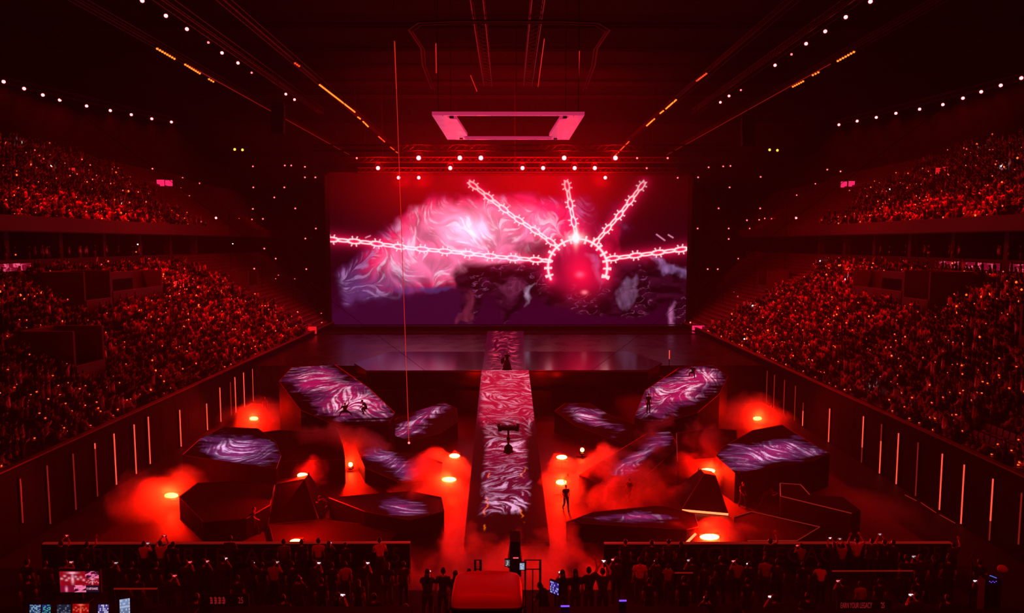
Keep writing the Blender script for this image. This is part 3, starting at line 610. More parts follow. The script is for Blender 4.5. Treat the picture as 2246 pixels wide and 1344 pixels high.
tb = obj('tube_lamp', None, None, at_z(1516, 1184, .6)); tag(tb, 'slanted glowing tube leaning beside the brightest flare lamp', 'stage lamp')
MB().tube([(-.25, 0, -.15), (.3, .1, .35)], .07, 8).build('tube', LEDHOT, tb); MB().box((-.27, 0, -.38), (.35, .3, .45)).build('base', BLACK, tb)
def smoke_mat(name, dens, sc, lo, hi, aniso=.25):
    m = bpy.data.materials.new(name); m.use_nodes = True; nt = m.node_tree; nt.nodes.clear()
    out = nt.nodes.new('ShaderNodeOutputMaterial'); vs = nt.nodes.new('ShaderNodeVolumeScatter'); tc = nt.nodes.new('ShaderNodeTexCoord'); ge = nt.nodes.new('ShaderNodeNewGeometry')
    vs.inputs['Color'].default_value = (.95, .95, .95, 1); vs.inputs['Anisotropy'].default_value = aniso
    nz = nt.nodes.new('ShaderNodeTexNoise'); nz.inputs['Scale'].default_value = sc; nz.inputs['Detail'].default_value = 3; nz.inputs['Distortion'].default_value = .35
    nt.links.new(ge.outputs['Position'], nz.inputs['Vector'])
    def vm(op, a, b=None):
        n = nt.nodes.new('ShaderNodeVectorMath'); n.operation = op
        nt.links.new(a, n.inputs[0])
        if b is not None: n.inputs[1].default_value = b
        return n.outputs['Value' if op == 'LENGTH' else 'Vector']
    def mt(op, a, b):
        n = nt.nodes.new('ShaderNodeMath'); n.operation = op
        for i, v in enumerate((a, b)):
            if isinstance(v, (int, float)): n.inputs[i].default_value = v
            else: nt.links.new(v, n.inputs[i])
        return n.outputs[0]
    c = vm('MULTIPLY', vm('ADD', tc.outputs['Generated'], (-.5, -.5, -.12)), (2, 2, 1.15))
    ln = vm('LENGTH', c)
    x = mt('SUBTRACT', nz.outputs['Fac'], mt('MULTIPLY', mt('POWER', ln, 2.0), .42))
    mr = nt.nodes.new('ShaderNodeMapRange'); mr.inputs['From Min'].default_value = lo; mr.inputs['From Max'].default_value = hi; mr.inputs['To Max'].default_value = dens
    nt.links.new(x, mr.inputs['Value']); nt.links.new(mr.outputs['Result'], vs.inputs['Density']); nt.links.new(vs.outputs['Volume'], out.inputs['Volume'])
    return m
SMK = smoke_mat('smoke_thick', .85, .34, .30, .54)
SMK2 = smoke_mat('smoke_thin', .35, .30, .26, .58)
SMK4 = smoke_mat('smoke_billow', .8, .42, .36, .58)
SMK3 = smoke_mat('smoke_puff', .95, .55, .30, .80)
def smoke(c, d, m, label):
    b = MB().ball((0, 0, 0), 1.0, 26, 14); rg_ = np.random.default_rng(int(abs(c[0] * 13 + c[1] * 7))); ph_ = rg_.random(6) * 6.3
    for i, v in enumerate(b.v):                                     # lumpy puff with a flat underside
        k = 1 + .10 * math.sin(3 * v[0] + ph_[0]) * math.sin(3.3 * v[1] + ph_[1]) + .07 * math.sin(6 * v[0] + ph_[2] + 5 * v[2]) * math.sin(5.5 * v[1] + ph_[3])
        b.v[i] = (v[0] * k * d[0] * .55, v[1] * k * d[1] * .55, max(0, v[2] * k * d[2]))
    o = b.build('smoke', m, loc=(c[0], c[1], .03 + c[2])); o['kind'] = 'stuff'; o['label'] = label; o['category'] = 'smoke'
    return o
smoke((-5.4, 50, 0), (6.5, 14, 2.8), SMK, 'red smoke drifting left of the ramp around the two flares')
smoke((8.2, 51, 0), (12, 14, 3.4), SMK, 'red smoke drifting right of the ramp around the walking dancer')
smoke((0, 35.2, 0), (14, 8.5, 4.2), SMK4, 'red smoke rolling across the foot of the ramp')
for (x, y, z, lab, pw, w_), rr_ in zip(FL, (3.4, 2.6, 2.6, 1.6, 2.2, 0, 2.4, 3.0, 2.4, 3.0, 0, 0, 3.6, 2.6, 2.3)):
    if rr_: q = at_z(x, y, z); smoke((q.x, q.y + (1.2 if (x, y) in ((664, 1043), (1551, 1033)) else -.7), max(0, z - .9)), (rr_ * 1.5, rr_ * 1.2, rr_ * .75), SMK3, 'bright puff of smoke around the ' + lab.split(',')[0])
q = at_z(350, 1105, .5); smoke((q.x, q.y, 0), (9, 7, 3.2), SMK, 'red smoke beside the coffin-like block')
q = at_z(690, 1035, .5); smoke((q.x + .5, q.y + 2.2, 0), (12, 7, 4.6), SMK, 'red smoke rising behind the wedge-shaped block')
q = at_z(560, 925, .5); smoke((q.x + 2, q.y, 0), (11, 8, 3.4), SMK2, 'thin red smoke by the left LED wall')
q = at_z(770, 950, .5); smoke((q.x, q.y, 0), (7, 6, 4.0), SMK2, 'thin red smoke behind the crouching figure')
q = at_z(1660, 925, .5); smoke((q.x - 1, q.y, 0), (11, 8, 3.6), SMK2, 'thin red smoke by the right LED wall')
q = at_z(1550, 1060, .5); smoke((q.x, q.y + 4.2, 0), (15, 8, 4.6), SMK, 'red smoke around the dark pyramid block')
q = at_z(1560, 1185, .5); smoke((q.x, q.y + .5, 0), (8, 4, 2.0), SMK, 'red smoke behind the right barricade')
q = at_z(1420, 900, .5); smoke((q.x, q.y, 0), (10, 7, 2.6), SMK2, 'thin red smoke between the right blocks')
q = at_z(1900, 1110, .5); smoke((q.x, q.y, 0), (9, 8, 1.6), SMK2, 'faint low smoke near the foot of the right wall')
# ================================================================== LED STRIPS ON THE SIDE WALLS
STRIPM = mat('strip_lit', (.2, .02, .02), .4, emit=(1, .06, .035), estr=1.5, sample=False)
STRIPD = mat('strip_dim', (.2, .02, .02), .4, emit=(1, .05, .03), estr=.16, sample=False)
SL = [(44, 1050, 1148, 0), (103, 1021, 1151, 0), (160, 995, 1120, 0), (208, 972, 1090, .1), (250, 951, 1064, 1), (294, 931, 1040, 1), (325, 914, 1018, 1), (394, 899, 992, 1), (453, 885, 955, 1), (482, 850, 934, 1), (505, 838, 918, 0),
      (515, 827, 907, 1), (534, 817, 895, 1), (554, 809, 884, 1), (572, 800, 850, 0), (586, 793, 865, 1), (600, 787, 825, 1), (616, 779, 801, 1), (632, 771, 793, 1), (644, 765, 794, 1), (658, 760, 790, 0), (672, 754, 791, 1), (710, 743, 786, 1)]
SR = [(1576, 765, 788, 0), (1590, 768, 795, 0), (1603, 775, 805, 0), (1617, 781, 820, 0), (1634, 789, 861, 0), (1649, 799, 871, 0), (1666, 805, 877, 0), (1683, 813, 892, 0), (1699, 822, 905, 0), (1721, 833, 914, 0), (1745, 846, 930, 0),
      (1762, 883, 960, -.65), (1820, 896, 980, 1), (1894, 913, 1018, .67), (1934, 930, 1039, -.66), (1971, 950, 1063, 1), (2014, 970, 1089, 0), (2067, 995, 1120, 1), (2115, 1019, 1151, 1), (2178, 1050, 1188, .68), (2241, 1081, 1196, 0)]
for sgn, L, side in ((-1, SL, 'left'), (1, SR, 'right')):
    for i, (x, yt, yb, s) in enumerate(L if sgn < 0 else L[::-1]):
        a = at_x(x, yt, sgn * (XW - .1)); bz = max(.12, at_x(x + (3 if sgn < 0 else -3), yb, sgn * (XW - .1)).z); h = a.z - bz
        st = {0: 'dim', 1: 'fully lit'}.get(s, 'partly lit')
        r = obj('wall_light_tube', None, None, (sgn * (XW - .07), a.y, bz)); tag(r, '%s upright light tube on the %s wall, %s from the camera' % (st, side, nth(i)), 'light tube', 'upright light tubes along the %s wall' % side)
        MB().box((sgn * .03, 0, h / 2), (.05, .14, h + .1)).build('channel', BLK, r)
        rr = .032 + .00022 * a.y
        def tb_(z0, z1, m): MB().tube([(-sgn * .03, 0, z0), (-sgn * .03, 0, z1)], rr, 6).build('tube', m, r)
        if s in (0, 1): tb_(0, h, STRIPM if s else STRIPD)
        elif s > 0: tb_(h * (1 - s), h, STRIPM); tb_(0, h * (1 - s), STRIPD)
        else: tb_(0, h * -s, STRIPM); tb_(h * -s, h, STRIPD)
for (x, y0_, y1_) in ((1468, 768, 787),):
    p = at_y(x, y1_, 74.8); q = at_y(x, y0_, 74.8); r = obj('wall_light_tube', None, None, p); tag(r, 'single short upright light tube right of the stage', 'light tube')
    MB().tube([(0, 0, 0), (0, 0, q.z - p.z)], .05, 6).build('tube', STRIPM, r); MB().tube([(0, .05, -p.z), (0, .05, q.z - p.z)], .04, 6).build('post', BLK, r)
for i, (a, b) in enumerate((((1985, 1085), (2010, 1098)), ((2020, 1102), (2053, 1124)), ((2062, 1129), (2095, 1147)))):
    p, q = at_z(*a, .05), at_z(*b, .05); struct(MB().tube([p, q], .03, 4).build('trim_%d' % (5 + i), GLOWEDGE), 'thin lit kerb line at the foot of the right wall')
# ================================================================== LAMPS
LENS = mat('lens_red', (.3, .02, .02), .3, emit=(1, .03, .034), estr=32, sample=False)
LENSS = mat('lens_small', (.3, .02, .02), .3, emit=(1, .03, .035), estr=14, sample=False)
LENSA = mat('lens_amber', (.3, .2, .02), .3, emit=(1, .30, .02), estr=6, sample=False)
def lamp_proto(name, r, lens, tilt=0.0):
    """moving head lamp, hung from above, lens facing -Y and down"""
    root = obj(name, None)
    MB().box((0, 0, r * 2.3), (r * 2, r * 1.6, r * .7)).tube([(0, 0, r * 2.6), (0, 0, r * 3.4)], r * .2, 6).build('base', BLACK, root)
    y = MB()
    for s in (-1, 1): y.box((s * r * 1.25, 0, r * .9), (r * .25, r * .6, r * 2.4))
    y.box((0, 0, r * 2.0), (r * 2.7, r * .6, r * .2)).build('yoke', BLACK, root)
    h = MB().tube([(0, -r * 1.1, 0), (0, -r * .8, 0), (0, r * .6, 0), (0, r * 1.1, 0)], [r, r * 1.02, r * .85, r * .4], 12).build('head', BLACK, root)
    MB().ball((0, -r * 1.1, 0), (r * .92, r * .3, r * .92), 12, 6).build('lens', lens, h)
    return root
def place(proto, loc, label, group, first, rotz=0):
    o = proto if first else copy_tree(proto)
    o.location = loc; o.rotation_euler = (0, 0, rotz); tag(o, label, 'stage lamp', group); return o
def truss(a, b, w, label, group=None):
    a, b = Vector(a), Vector(b); d = b - a; n = max(2, int(d.length / (w * 1.3))); root = obj('lighting_truss', None, None, a); tag(root, label, 'truss', group)
    t = d.normalized(); s = t.cross(Vector((0, 0, 1))).normalized(); u = s.cross(t); cs = [(s * i + u * j) * w / 2 for i, j in ((-1, -1), (1, -1), (1, 1), (-1, 1))]
    c = MB(); l = MB()
    for k in cs: c.tube([k, d + k], w * .06, 5)
    for i in range(n):
        p, q = d * (i / n), d * ((i + 1) / n)
        for j in range(4): l.tube([p + cs[j], q + cs[(j + 1) % 4]], w * .035, 4)
    c.build('chord', TRUSSM, root); l.build('lacing', TRUSSM, root); return root
def hang(root, pts, top=45.9):
    b = MB()
    for p in pts: b.tube([p, (p[0], p[1], top - root.location.z)], .03, 4)
    b.build('hanger', BLK, root)
# stage lamps over the screen: three trusses
TR = {347: 88.6, 369: 101, 390: 115}
for k, (yy, Y) in enumerate(TR.items()):
    t = truss((-24, Y, 29.6), (27, Y, 29.6), .7, '%s lamp truss across the hall in front of the screen top' % ['nearest', 'middle', 'rearmost'][k], 'lamp trusses over the stage'); hang(t, [(4, 0, 0), (25, 0, 0), (47, 0, 0)])
STL = [(830, 369), (875, 390), (919, 347), (919, 390), (988, 369), (1009, 347), (1055, 347), (1146, 369), (1191, 369), (1237, 347), (1260, 369), (1304, 369), (1327, 390), (1349, 347), (1397, 347), (1464, 347), (1418, 369), (1486, 390), (783, 347)]
huge = lamp_proto('moving_head_lamp', .30, LENS); big = lamp_proto('moving_head_lamp', .18, LENS); sml = lamp_proto('moving_head_lamp', .12, LENSS); first = {1: True, 2: True}
cnt = {}
for x, y in sorted(STL):
    p = at_y(x, y, TR[y]); s = x in (783, 1397, 1464, 1418, 1486); c = cnt.get(y, 0); cnt[y] = c + 1
    pr = sml if s else huge; key = 2 if s else 1
    place(pr, p, '%s red lamp from the left on the %s truss over the stage' % (nth(c), {347: 'nearest', 369: 'middle', 390: 'rearmost'}[y]), 'red lamps over the big screen', first[key]); first[key] = False
    if not s:
        light('POINT', p - Vector((0, .8, .3)), 2200 * PST, (1, .001, .003), .25)
        l = light('SPOT', p + Vector((0, .55, 0)), (4000 if y == 390 else 60000) * PST, (1, .001, .004), .2, spot=math.radians(95), blend=.6); aim(l, p + Vector((0, 10, 1.8)))  # added backward spot behind the head, lights a halo in the haze
# side rows and long trusses
UF = [True]
def row(px, z, label, group, sgnrot, power, tgt, lens_big=True):
    for i, (x, y) in enumerate(px):
        p = at_z(x, y, z); d = (CAMLOC - p); place(big if lens_big else sml, p, label % nth(i), group, UF[0] and lens_big, math.atan2(d.x, -d.y))
        if lens_big: UF[0] = False
        if power:
            l = light('SPOT', p - Vector((0, .6, .4)), power, (1, .001, .001), .3, spot=math.radians(95), blend=.7); aim(l, tgt(p))
RL = [(8, 180), (53, 195), (94, 209), (131, 220), (190, 233), (242, 243), (288, 252), (333, 261), (376, 268)]
RR = [(2240, 172), (2195, 188), (2152, 202), (2112, 216), (2068, 230), (2017, 240), (1965, 249), (1922, 258), (1880, 266), (1840, 274)]
row(RL, 34, '%s lamp from the camera in the row above the left upper stand', 'lamp row above the left upper stand', 1, PROW, lambda p: (-40, p.y - 2, 12))
row(RR, 34, '%s lamp from the camera in the row above the right upper stand', 'lamp row above the right upper stand', 1, PROW, lambda p: (40, p.y - 2, 12))
hang(truss(at_z(-60, 160, 35.2), at_z(392, 266, 35.2), .6, 'curved lamp truss above the left upper stand'), [(0, 0, 0)]); hang(truss(at_z(2300, 155, 35.2), at_z(1822, 272, 35.2), .6, 'curved lamp truss above the right upper stand'), [(0, 0, 0)])
row([(312, 3), (364, 36), (410, 65), (487, 117), (522, 139), (627, 207), (646, 219)], 38, '%s lamp from the camera on the long left ceiling truss', 'lamps on the long left ceiling truss', 1, PCEIL, lambda p: (-36, p.y + 6, 8))
row([(1909, 5), (1855, 39), (1810, 70), (1768, 97), (1700, 144), (1599, 211), (1580, 225)], 38, '%s lamp from the camera on the long right ceiling truss', 'lamps on the long right ceiling truss', 1, PCEIL, lambda p: (36, p.y + 6, 8))
row([(457, 94), (552, 160)], 38, '%s small lamp between the big ones on the long left ceiling truss', 'small lamps on the long left ceiling truss', 1, 0, None, False)
row([(1736, 120), (1625, 198)], 38, '%s small lamp between the big ones on the long right ceiling truss', 'small lamps on the long right ceiling truss', 1, 0, None, False)
for s, side in ((-1, 'left'), (1, 'right')):
    t = truss((s * 30.3, 40, 39.3), (s * 30.3, 118, 39.3), .8, 'long %s ceiling truss carrying a line of lamps' % side); hang(t, [(0, 15, 0), (0, 45, 0), (0, 70, 0)])
    t = truss((s * 36.6, 45, 38.6), (s * 36.6, 165, 38.6), .6, 'outer %s ceiling truss with short amber light bars' % side); hang(t, [(0, 15, 0), (0, 60, 0), (0, 110, 0)])
    t = truss((s * 24.2, 55, 38.6), (s * 24.2, 165, 38.6), .6, 'inner %s ceiling truss with short amber light bars' % side); hang(t, [(0, 15, 0), (0, 60, 0), (0, 100, 0)])
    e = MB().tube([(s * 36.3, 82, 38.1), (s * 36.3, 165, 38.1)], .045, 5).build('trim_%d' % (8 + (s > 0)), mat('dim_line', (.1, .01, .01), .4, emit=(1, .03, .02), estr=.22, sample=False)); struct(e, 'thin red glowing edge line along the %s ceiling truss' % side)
# amber light bars made of single cells
BARC = mat('bar_cell', (.2, .05, .01), .4, emit=(1, .13, .012), estr=3.2, sample=False); BARC2 = mat('bar_cell_red', (.2, .02, .01), .4, emit=(1, .06, .01), estr=1.3, sample=False)
BARS = [((342, 105), (385, 130), 'l', 1), ((404, 140), (440, 162), 'l', 1), ((456, 172), (470, 180), 'l', 1), ((645, 137), (658, 146), 'li', 0), ((700, 185), (748, 222), 'li', 1), ((748, 222), (779, 246), 'li', 1), ((784, 256), (791, 261), 'li', 1), ((796, 266), (808, 278), 'li', 1),
        ((830, 299), (844, 311), 'li', 0), ((856, 322), (872, 335), 'li', 0), ((1835, 135), (1876, 112), 'r', 1), ((1780, 166), (1798, 157), 'r', 1), ((1737, 191), (1764, 177), 'r', 1), ((1527, 178), (1551, 160), 'ri', 0), ((1460, 239), (1484, 218), 'ri', 1), ((1447, 249), (1456, 242), 'ri', 1), ((1418, 276), (1436, 260), 'ri', 1), ((1345, 345), (1380, 310), 'ri', 0)]
bc = {}
for a, b, g, h in BARS:
    p, q = at_z(*a, 38), at_z(*b, 38); n = max(3, int((q - p).length / .55)); i = bc.get(g, 0); bc[g] = i + 1
    r = obj('hanging_light_bar', None, None, p); tag(r, '%s amber light bar from the camera on the %s %s ceiling truss' % (nth(i), 'inner' if 'i' in g else 'outer', 'left' if 'l' in g[0] else 'right'), 'light bar', 'amber light bars under the ceiling')
    MB().tube([(0, 0, .16), q - p + Vector((0, 0, .16))], .13, 6).tube([(q - p) * .2 + Vector((0, 0, .2)), (q - p) * .2 + Vector((0, 0, .75))], .03, 5).tube([(q - p) * .8 + Vector((0, 0, .2)), (q - p) * .8 + Vector((0, 0, .75))], .03, 5).build('housing', BLACK, r)
    c = MB()
    for k in range(n): c.ball((q - p) * ((k + .5) / n), .13, 8, 5)
    c.build('cells', BARC if h else BARC2, r)
# lamps dotted over the dark seats left and right of the screen
DL = [(555, 365), (625, 363), (639, 363), (669, 366), (669, 389), (692, 389), (335, 370), (341, 385), (401, 390), (438, 402), (397, 413), (439, 425), (416, 430), (447, 448), (556, 411), (624, 411), (602, 433), (555, 458), (648, 457), (693, 501), (670, 523), (502, 479), (516, 476), (525, 480), (553, 481), (577, 480),
      (580, 545), (605, 567), (558, 589), (567, 580), (537, 598), (558, 607), (558, 626), (605, 612), (611, 604), (672, 590), (647, 612), (640, 630), (683, 628), (598, 651), (653, 684), (705, 687), (706, 707), (429, 456), (487, 451)]
DR = [(1586, 365), (1602, 364), (1554, 367), (1531, 389), (1600, 411), (1668, 388), (1814, 372), (1843, 376), (1788, 403), (1747, 428), (1797, 424), (1576, 457), (1667, 457), (1740, 453), (1777, 449), (1530, 501), (1598, 501), (1644, 501), (1665, 501), (1598, 524), (1638, 483), (1665, 482), (1677, 479), (1692, 480), (1706, 476),
      (1717, 480), (1619, 567), (1664, 567), (1552, 590), (1574, 590), (1693, 590), (1702, 582), (1662, 607), (1573, 634), (1645, 634), (1592, 657), (1618, 650), (1609, 641), (1514, 707)]
def on_stand(x, y):
    """where the view ray meets a terrace (lamp stands there), else None"""
    d = ray(x, y); s = 1 if d.x > 0 else -1
    best = None
    for X0, Z0, rw, rs, nr in ((S1X, S1Z, ROW, RISE, NR), (S2X, S2Z, ROW2, RISE2, NR2)):
        for k in range(nr):
            xx = s * (X0 + (k + .5) * rw); t = xx / d.x; z = CAMLOC.z + d.z * t; zz = Z0 + k * rs
            if zz <= z <= zz + rs + .05 and t * d.y < 149: return CAMLOC + d * t
    return None
sml2 = lamp_proto('seat_lamp', .12, LENSS); f2 = True
DEC = [0]
for L, side in ((DL, 'left'), (DR, 'right')):
    for i, (x, y) in enumerate(sorted(L, key=lambda p: (p[1], p[0]))):
        p = on_stand(x, y); pos = p or at_y(x, y, 116.0)
        o = place(sml2, pos, '%s highest small red lamp among the dark seats %s of the screen' % (nth(i), side), 'small red lamps beside the screen on the %s' % side, f2, math.radians(8 if side == 'left' else -8)); f2 = False
        if p is None: DEC.append((side, pos))
for side in ('left', 'right'):                                      # the towers that carry the lamps nearest the screen
    s = -1 if side == 'left' else 1
    for k, X in enumerate((31.5, 35.5, 40.5, 45.5)):
        t = truss((s * X, 117.0, 4.3), (s * X, 117.0, 33), .7, '%s upright lamp tower from the screen, %s side' % (nth(k), side), 'lamp towers beside the screen')
for x, y, s in ((475, 478, 'left'), (1745, 478, 'right')):
    place(big, at_y(x, y, 106), 'bright red lamp under the %s upper stand parapet' % s, 'lamps under the upper stand parapets', False)
    l = light('SPOT', at_y(x, y, 106) - Vector((0, .8, .4)), 2500, (1, .004, .004), .2, spot=math.radians(50), blend=.8); l.rotation_euler = (0.2, 0, 0)
am = lamp_proto('amber_lamp', .2, LENSA); fa = True
for x, y, lab in ((516, 328, 'left one of the amber lamp pair high on the left'), (533, 329, 'right one of the amber lamp pair high on the left'), (1687, 329, 'left one of the amber lamp pair high on the right'), (1704, 330, 'right one of the amber lamp pair high on the right')):
    place(am, at_y(x, y, 112), lab, 'amber lamp pairs', fa); fa = False
for s, side in ((-1, 'left'), (1, 'right')):
    x0 = -43.2 if s < 0 else 41.5
    t = truss((x0 - 4, 112.6, 34.2), (x0 + 5, 112.6, 34.2), .5, 'short truss carrying the amber lamp pair on the %s' % side); hang(t, [(1, 0, 0), (8, 0, 0)])
# ================================================================== HANGING RING, CEILING TRACK, TRUSSES, SPEAKERS, CABLE
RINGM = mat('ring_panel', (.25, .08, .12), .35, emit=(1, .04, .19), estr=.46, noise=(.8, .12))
rg = obj('hanging_ring', None, None, (0, 69, 29)); tag(rg, 'pink glowing rectangular ring hanging over the middle of the hall', 'hanging display')
m = MB(); 
m.box((0, -7.0, 0), (12.9, .36, .3)).box((0, 7.05, 0), (12.6, .36, .3))
side = [(6.5, -7.2), (5.3, -6.85), (5.05, -5.3), (4.55, -5.1), (4.15, 4.6), (4.6, 4.8), (4.5, 6.85), (6.4, 7.25)]
for s in (-1, 1):
    n = len(side); vs = [(s * x, y, -.15) for x, y in side] + [(s * x, y, .15) for x, y in side]; f0 = tuple(range(n)); f1 = tuple(range(n, 2 * n))
    m.add(vs, [f0[::-1] if s < 0 else f0, f1 if s < 0 else f1[::-1]] + [(i, i + n, (i + 1) % n + n, (i + 1) % n) for i in range(n)])
m.build('panel', RINGM, rg); b = MB()
for x in (-4.9, 4.9):
    for y in (-6.3, 6.3): b.box((x, y, -.17), (.35, .35, .15))
b.build('corner_bracket', BLK, rg); b = MB()
for i in range(9): b.box((-5.6 + i * 1.4, -6.95, -.16), (.04, .36, .03)).box((-5.6 + i * 1.4, 7.05, -.16), (.04, .36, .03))
b.build('seam', mat('ring_seam', (.15, .03, .07), .5), rg); hang(rg, [(-6, -6.8, .2), (6, -6.8, .2), (-6, 6.8, .2), (6, 6.8, .2)])
for X, lab in ((-2.7, 'left'), (2.6, 'right')):
    t = truss((X, 40, 39.4), (X, 97, 39.4), 1.1, '%s one of the two ladder trusses along the middle of the ceiling' % lab, 'ladder trusses over the middle'); hang(t, [(0, 20, 0), (0, 50, 0)])
tp = [(-10.2, 97, 38.5), (-9.9, 84, 38.5), (-9.2, 77, 38.5), (-9.6, 70.5, 38.5), (-8.4, 68.4, 38.5), (-5, 68, 38.5), (5, 68, 38.5), (8.4, 68.4, 38.5), (9.8, 70.5, 38.5), (9.4, 77, 38.5), (10.0, 84, 38.5), (10.4, 97, 38.5)]
tk = MB().tube(tp, .12, 6).tube([(x * .97, y + .7, z) for x, y, z in tp], .07, 6).build('curtain_track', mat('track_black', (.012, .01, .01), .7, spec=.1)); tag(tk, 'curved metal track with rounded corners under the ceiling', 'track')
GL = mat('faint_glint', (.2, .03, .03), .4, emit=(1, .03, .02), estr=.35, sample=False)  # emissive rods painting light glints on the ceiling beams
for i, (a, b) in enumerate((((956, 95), (957, 160)), ((1271, 112), (1269, 168)), ((1032, 165), (1046, 200)), ((1194, 85), (1180, 190)), ((865, 90), (869, 195)))):
    p, q = at_z(*a, 38.4), at_z(*b, 38.4); r = MB().tube([p, q], .05, 5).build('ceiling_glint', GL); tag(r, '%s faint red painted glint from the left under the middle ceiling' % nth([1, 4, 2, 3, 0][i]), 'light tube', 'painted ceiling beam glints')
    hr = MB().tube([p + Vector((0, 0, .06)), p + Vector((0, 0, 7.4))], .02, 4).tube([q + Vector((0, 0, .06)), q + Vector((0, 0, 7.4))], .02, 4).build('hanger', BLK, r)  # added hangers for the painted glint rods
for x, y0_, s in ((610, 235, 'left'), (1640, 262, 'right')):
    p = at_y(x, y0_, 92); r = obj('line_array', None, None, p); tag(r, 'hanging column of black loudspeakers high on the %s' % s, 'loudspeaker', 'hanging loudspeaker columns')
    for k in range(8): MB().box((0, -.03 * k * k * .3, -.45 * k), (1.6, .7, .40), Matrix.Rotation(-.05 * k, 3, 'X')).build('speaker_box', BLACK, r)
    MB().box((0, 0, .45), (1.5, .5, .2)).tube([(0, 0, .5), (0, 0, 45.9 - p.z)], .04, 5).build('rigging', BLACK, r)
a, b = at_y(866, 92, 62), at_z(897, 971, 1.6)
cb = MB().tube([a, b], .028, 5).build('glowing_cable', mat('laser_line', (.2, .02, .02), .4, emit=(1, .03, .02), estr=.55, sample=False)); tag(cb, 'thin red glowing line dropping from the ceiling to the left blocks', 'light line')
MB().ball(b, .09).build('tip', LENSS, cb)
# cable camera over the ramp
p = at_z(1115, 942, 6.0); cc = obj('cable_camera', None, None, p); tag(cc, 'black flying cable camera hanging over the middle of the ramp', 'camera')
MB().box((0, 0, .12), (1.0, .5, .22)).box((-.55, 0, .05), (.25, .4, .25)).box((.55, 0, .05), (.25, .4, .25)).build('carriage', BLK, cc); w = MB()
for s in (-1, 1):
    for e in (-1, 1): w.tube([(s * .62, e * .2, .2), (s * .62, e * .2, .32)], .1, 10)
w.build('pulley', BLACK, cc); MB().tube([(0, 0, 0), (0, 0, -1.0)], .07, 8).ball((0, 0, -.6), .13).build('mast', BLK, cc)
MB().ball((0, 0, -1.3), (.3, .28, .34)).box((0, 0, -1.45), (.62, .2, .12)).tube([(0, -.2, -1.3), (0, -.5, -1.4)], .12, 10).build('camera_head', BLK, cc)
MB().tube([(-29, -30, 30), (-.6, 0, .25)], .01, 4).tube([(29, -30, 30), (.6, 0, .25)], .01, 4).build('suspension_wire', BLK, cc)
# ================================================================== SPECTATORS IN THE STANDS
BANDM = mat('band_glow', (.3, .05, .02), .4, emit=(1, .055, .008), estr=4.5, sample=False)
WHITEG = mat('torch_glow', (.8, .8, .8), .4, emit=(.75, .85, 1), estr=30, sample=False)
def yawdir(sgn, deg): return math.atan2(sgn * math.cos(math.radians(deg)), math.sin(math.radians(deg)))   # local +Y turned to face the floor, towards the stage
CAND = []
def hole(sgn, y, k): return sgn > 0 and k in (1, 2) and 42.2 < y < 46.6                            # empty seats by the right rail
for sgn in (-1, 1):
    for tier, (X0, Z0, rw, rs, nr) in enumerate(((S1X, S1Z, ROW, RISE, NR), (S2X, S2Z, ROW2, RISE2, NR2))):
        for k in range(nr - 2 if tier == 0 else nr):
            x = sgn * (X0 + (k + .74) * rw); z = Z0 + k * rs; y = 30.0 if tier == 0 else 48
            lim = (106 + RNG.uniform(-3, 4)) if tier == 0 else 111 + RNG.uniform(-8, 6)
            n = 0
            while y < lim:
                y += .6; n += 1
                if in_aisle(y) or (tier == 0 and (in_vom(sgn, y, k) or hole(sgn, y, k))): continue
                if RNG.random() < (.10 if y < lim - 9 else .35): continue
                px, py = proj((x, y, z + .8))
                if not (-25 < px < 2270 and py < 1300): continue
                CAND.append((math.dist((x, y, z), CAMLOC), sgn, tier, k, n, x, y, z))
    for y in np.arange(46, 100, .8):
        if RNG.random() < .35: CAND.append((999, sgn, 2, 0, 0, sgn * (S1X + NR * ROW + 1.3 + RNG.random()), float(y), 15.8))
CAND.sort()
NEAR = CAND[:215]; FAR = CAND[215:]
PN = ['sit', 'sit', 'stand', 'sit_up', 'phone_face', 'stand', 'arms_up']
PW = [.36, .1, .16, .16, .12, .06, .04]
CN = ['black', 'dark', 'white', 'grey', 'red', 'tan']; CP = [.32, .22, .22, .10, .07, .07]
for d, sgn, tier, k, n, x, y, z in NEAR:
    pn = RNG.choice(PN, p=PW); cn = RNG.choice(CN, p=CP); m = LOW[pn]
    o = obj('spectator', m.me, None, (x, y + RNG.uniform(-.06, .06), z), (0, 0, yawdir(sgn, RNG.uniform(10, 45)))); o.scale = (RNG.uniform(1.06, 1.18),) * 3
    for i, mt in ((0, CLOTHS[cn]), (1, CLOTHS[RNG.choice(['black', 'dark', 'grey'])])): o.material_slots[i].link = 'OBJECT'; o.material_slots[i].material = mt
    verb = 'seated' if 'sit' in pn else 'standing'
    has = RNG.random() < .5
    tag(o, 'person %s in %s stand, %s row up, %s seat along, %s top' % (verb, 'left' if sgn < 0 else 'right', nth(k), nth(n), cn), 'person', 'spectators near the camera in the %s lower stand' % ('left' if sgn < 0 else 'right'))
    if has:
        w = POSES[pn]['wr' + RNG.choice(['l', 'r'])]; b = obj('wristband', BANDME if 'BANDME' in globals() else None, o, w)
        if b.data is None:
            bpy.data.objects.remove(b); BANDME = MB().tube([(0, 0, -.025), (0, 0, .025)], .042, 8).ball((0, -.03, 0), .03, 6, 4).mesh('wristband', BANDM); b = obj('wristband', BANDME, o, w)
PAL = dict(black=(.012, .010, .011), dark=(.035, .028, .03), grey=(.16, .16, .19), white=(.72, .70, .70), red=(.45, .05, .05), tan=(.36, .24, .17))
VV = []; FF = []; CC = []; off = 0; BV = []
ARR = {}
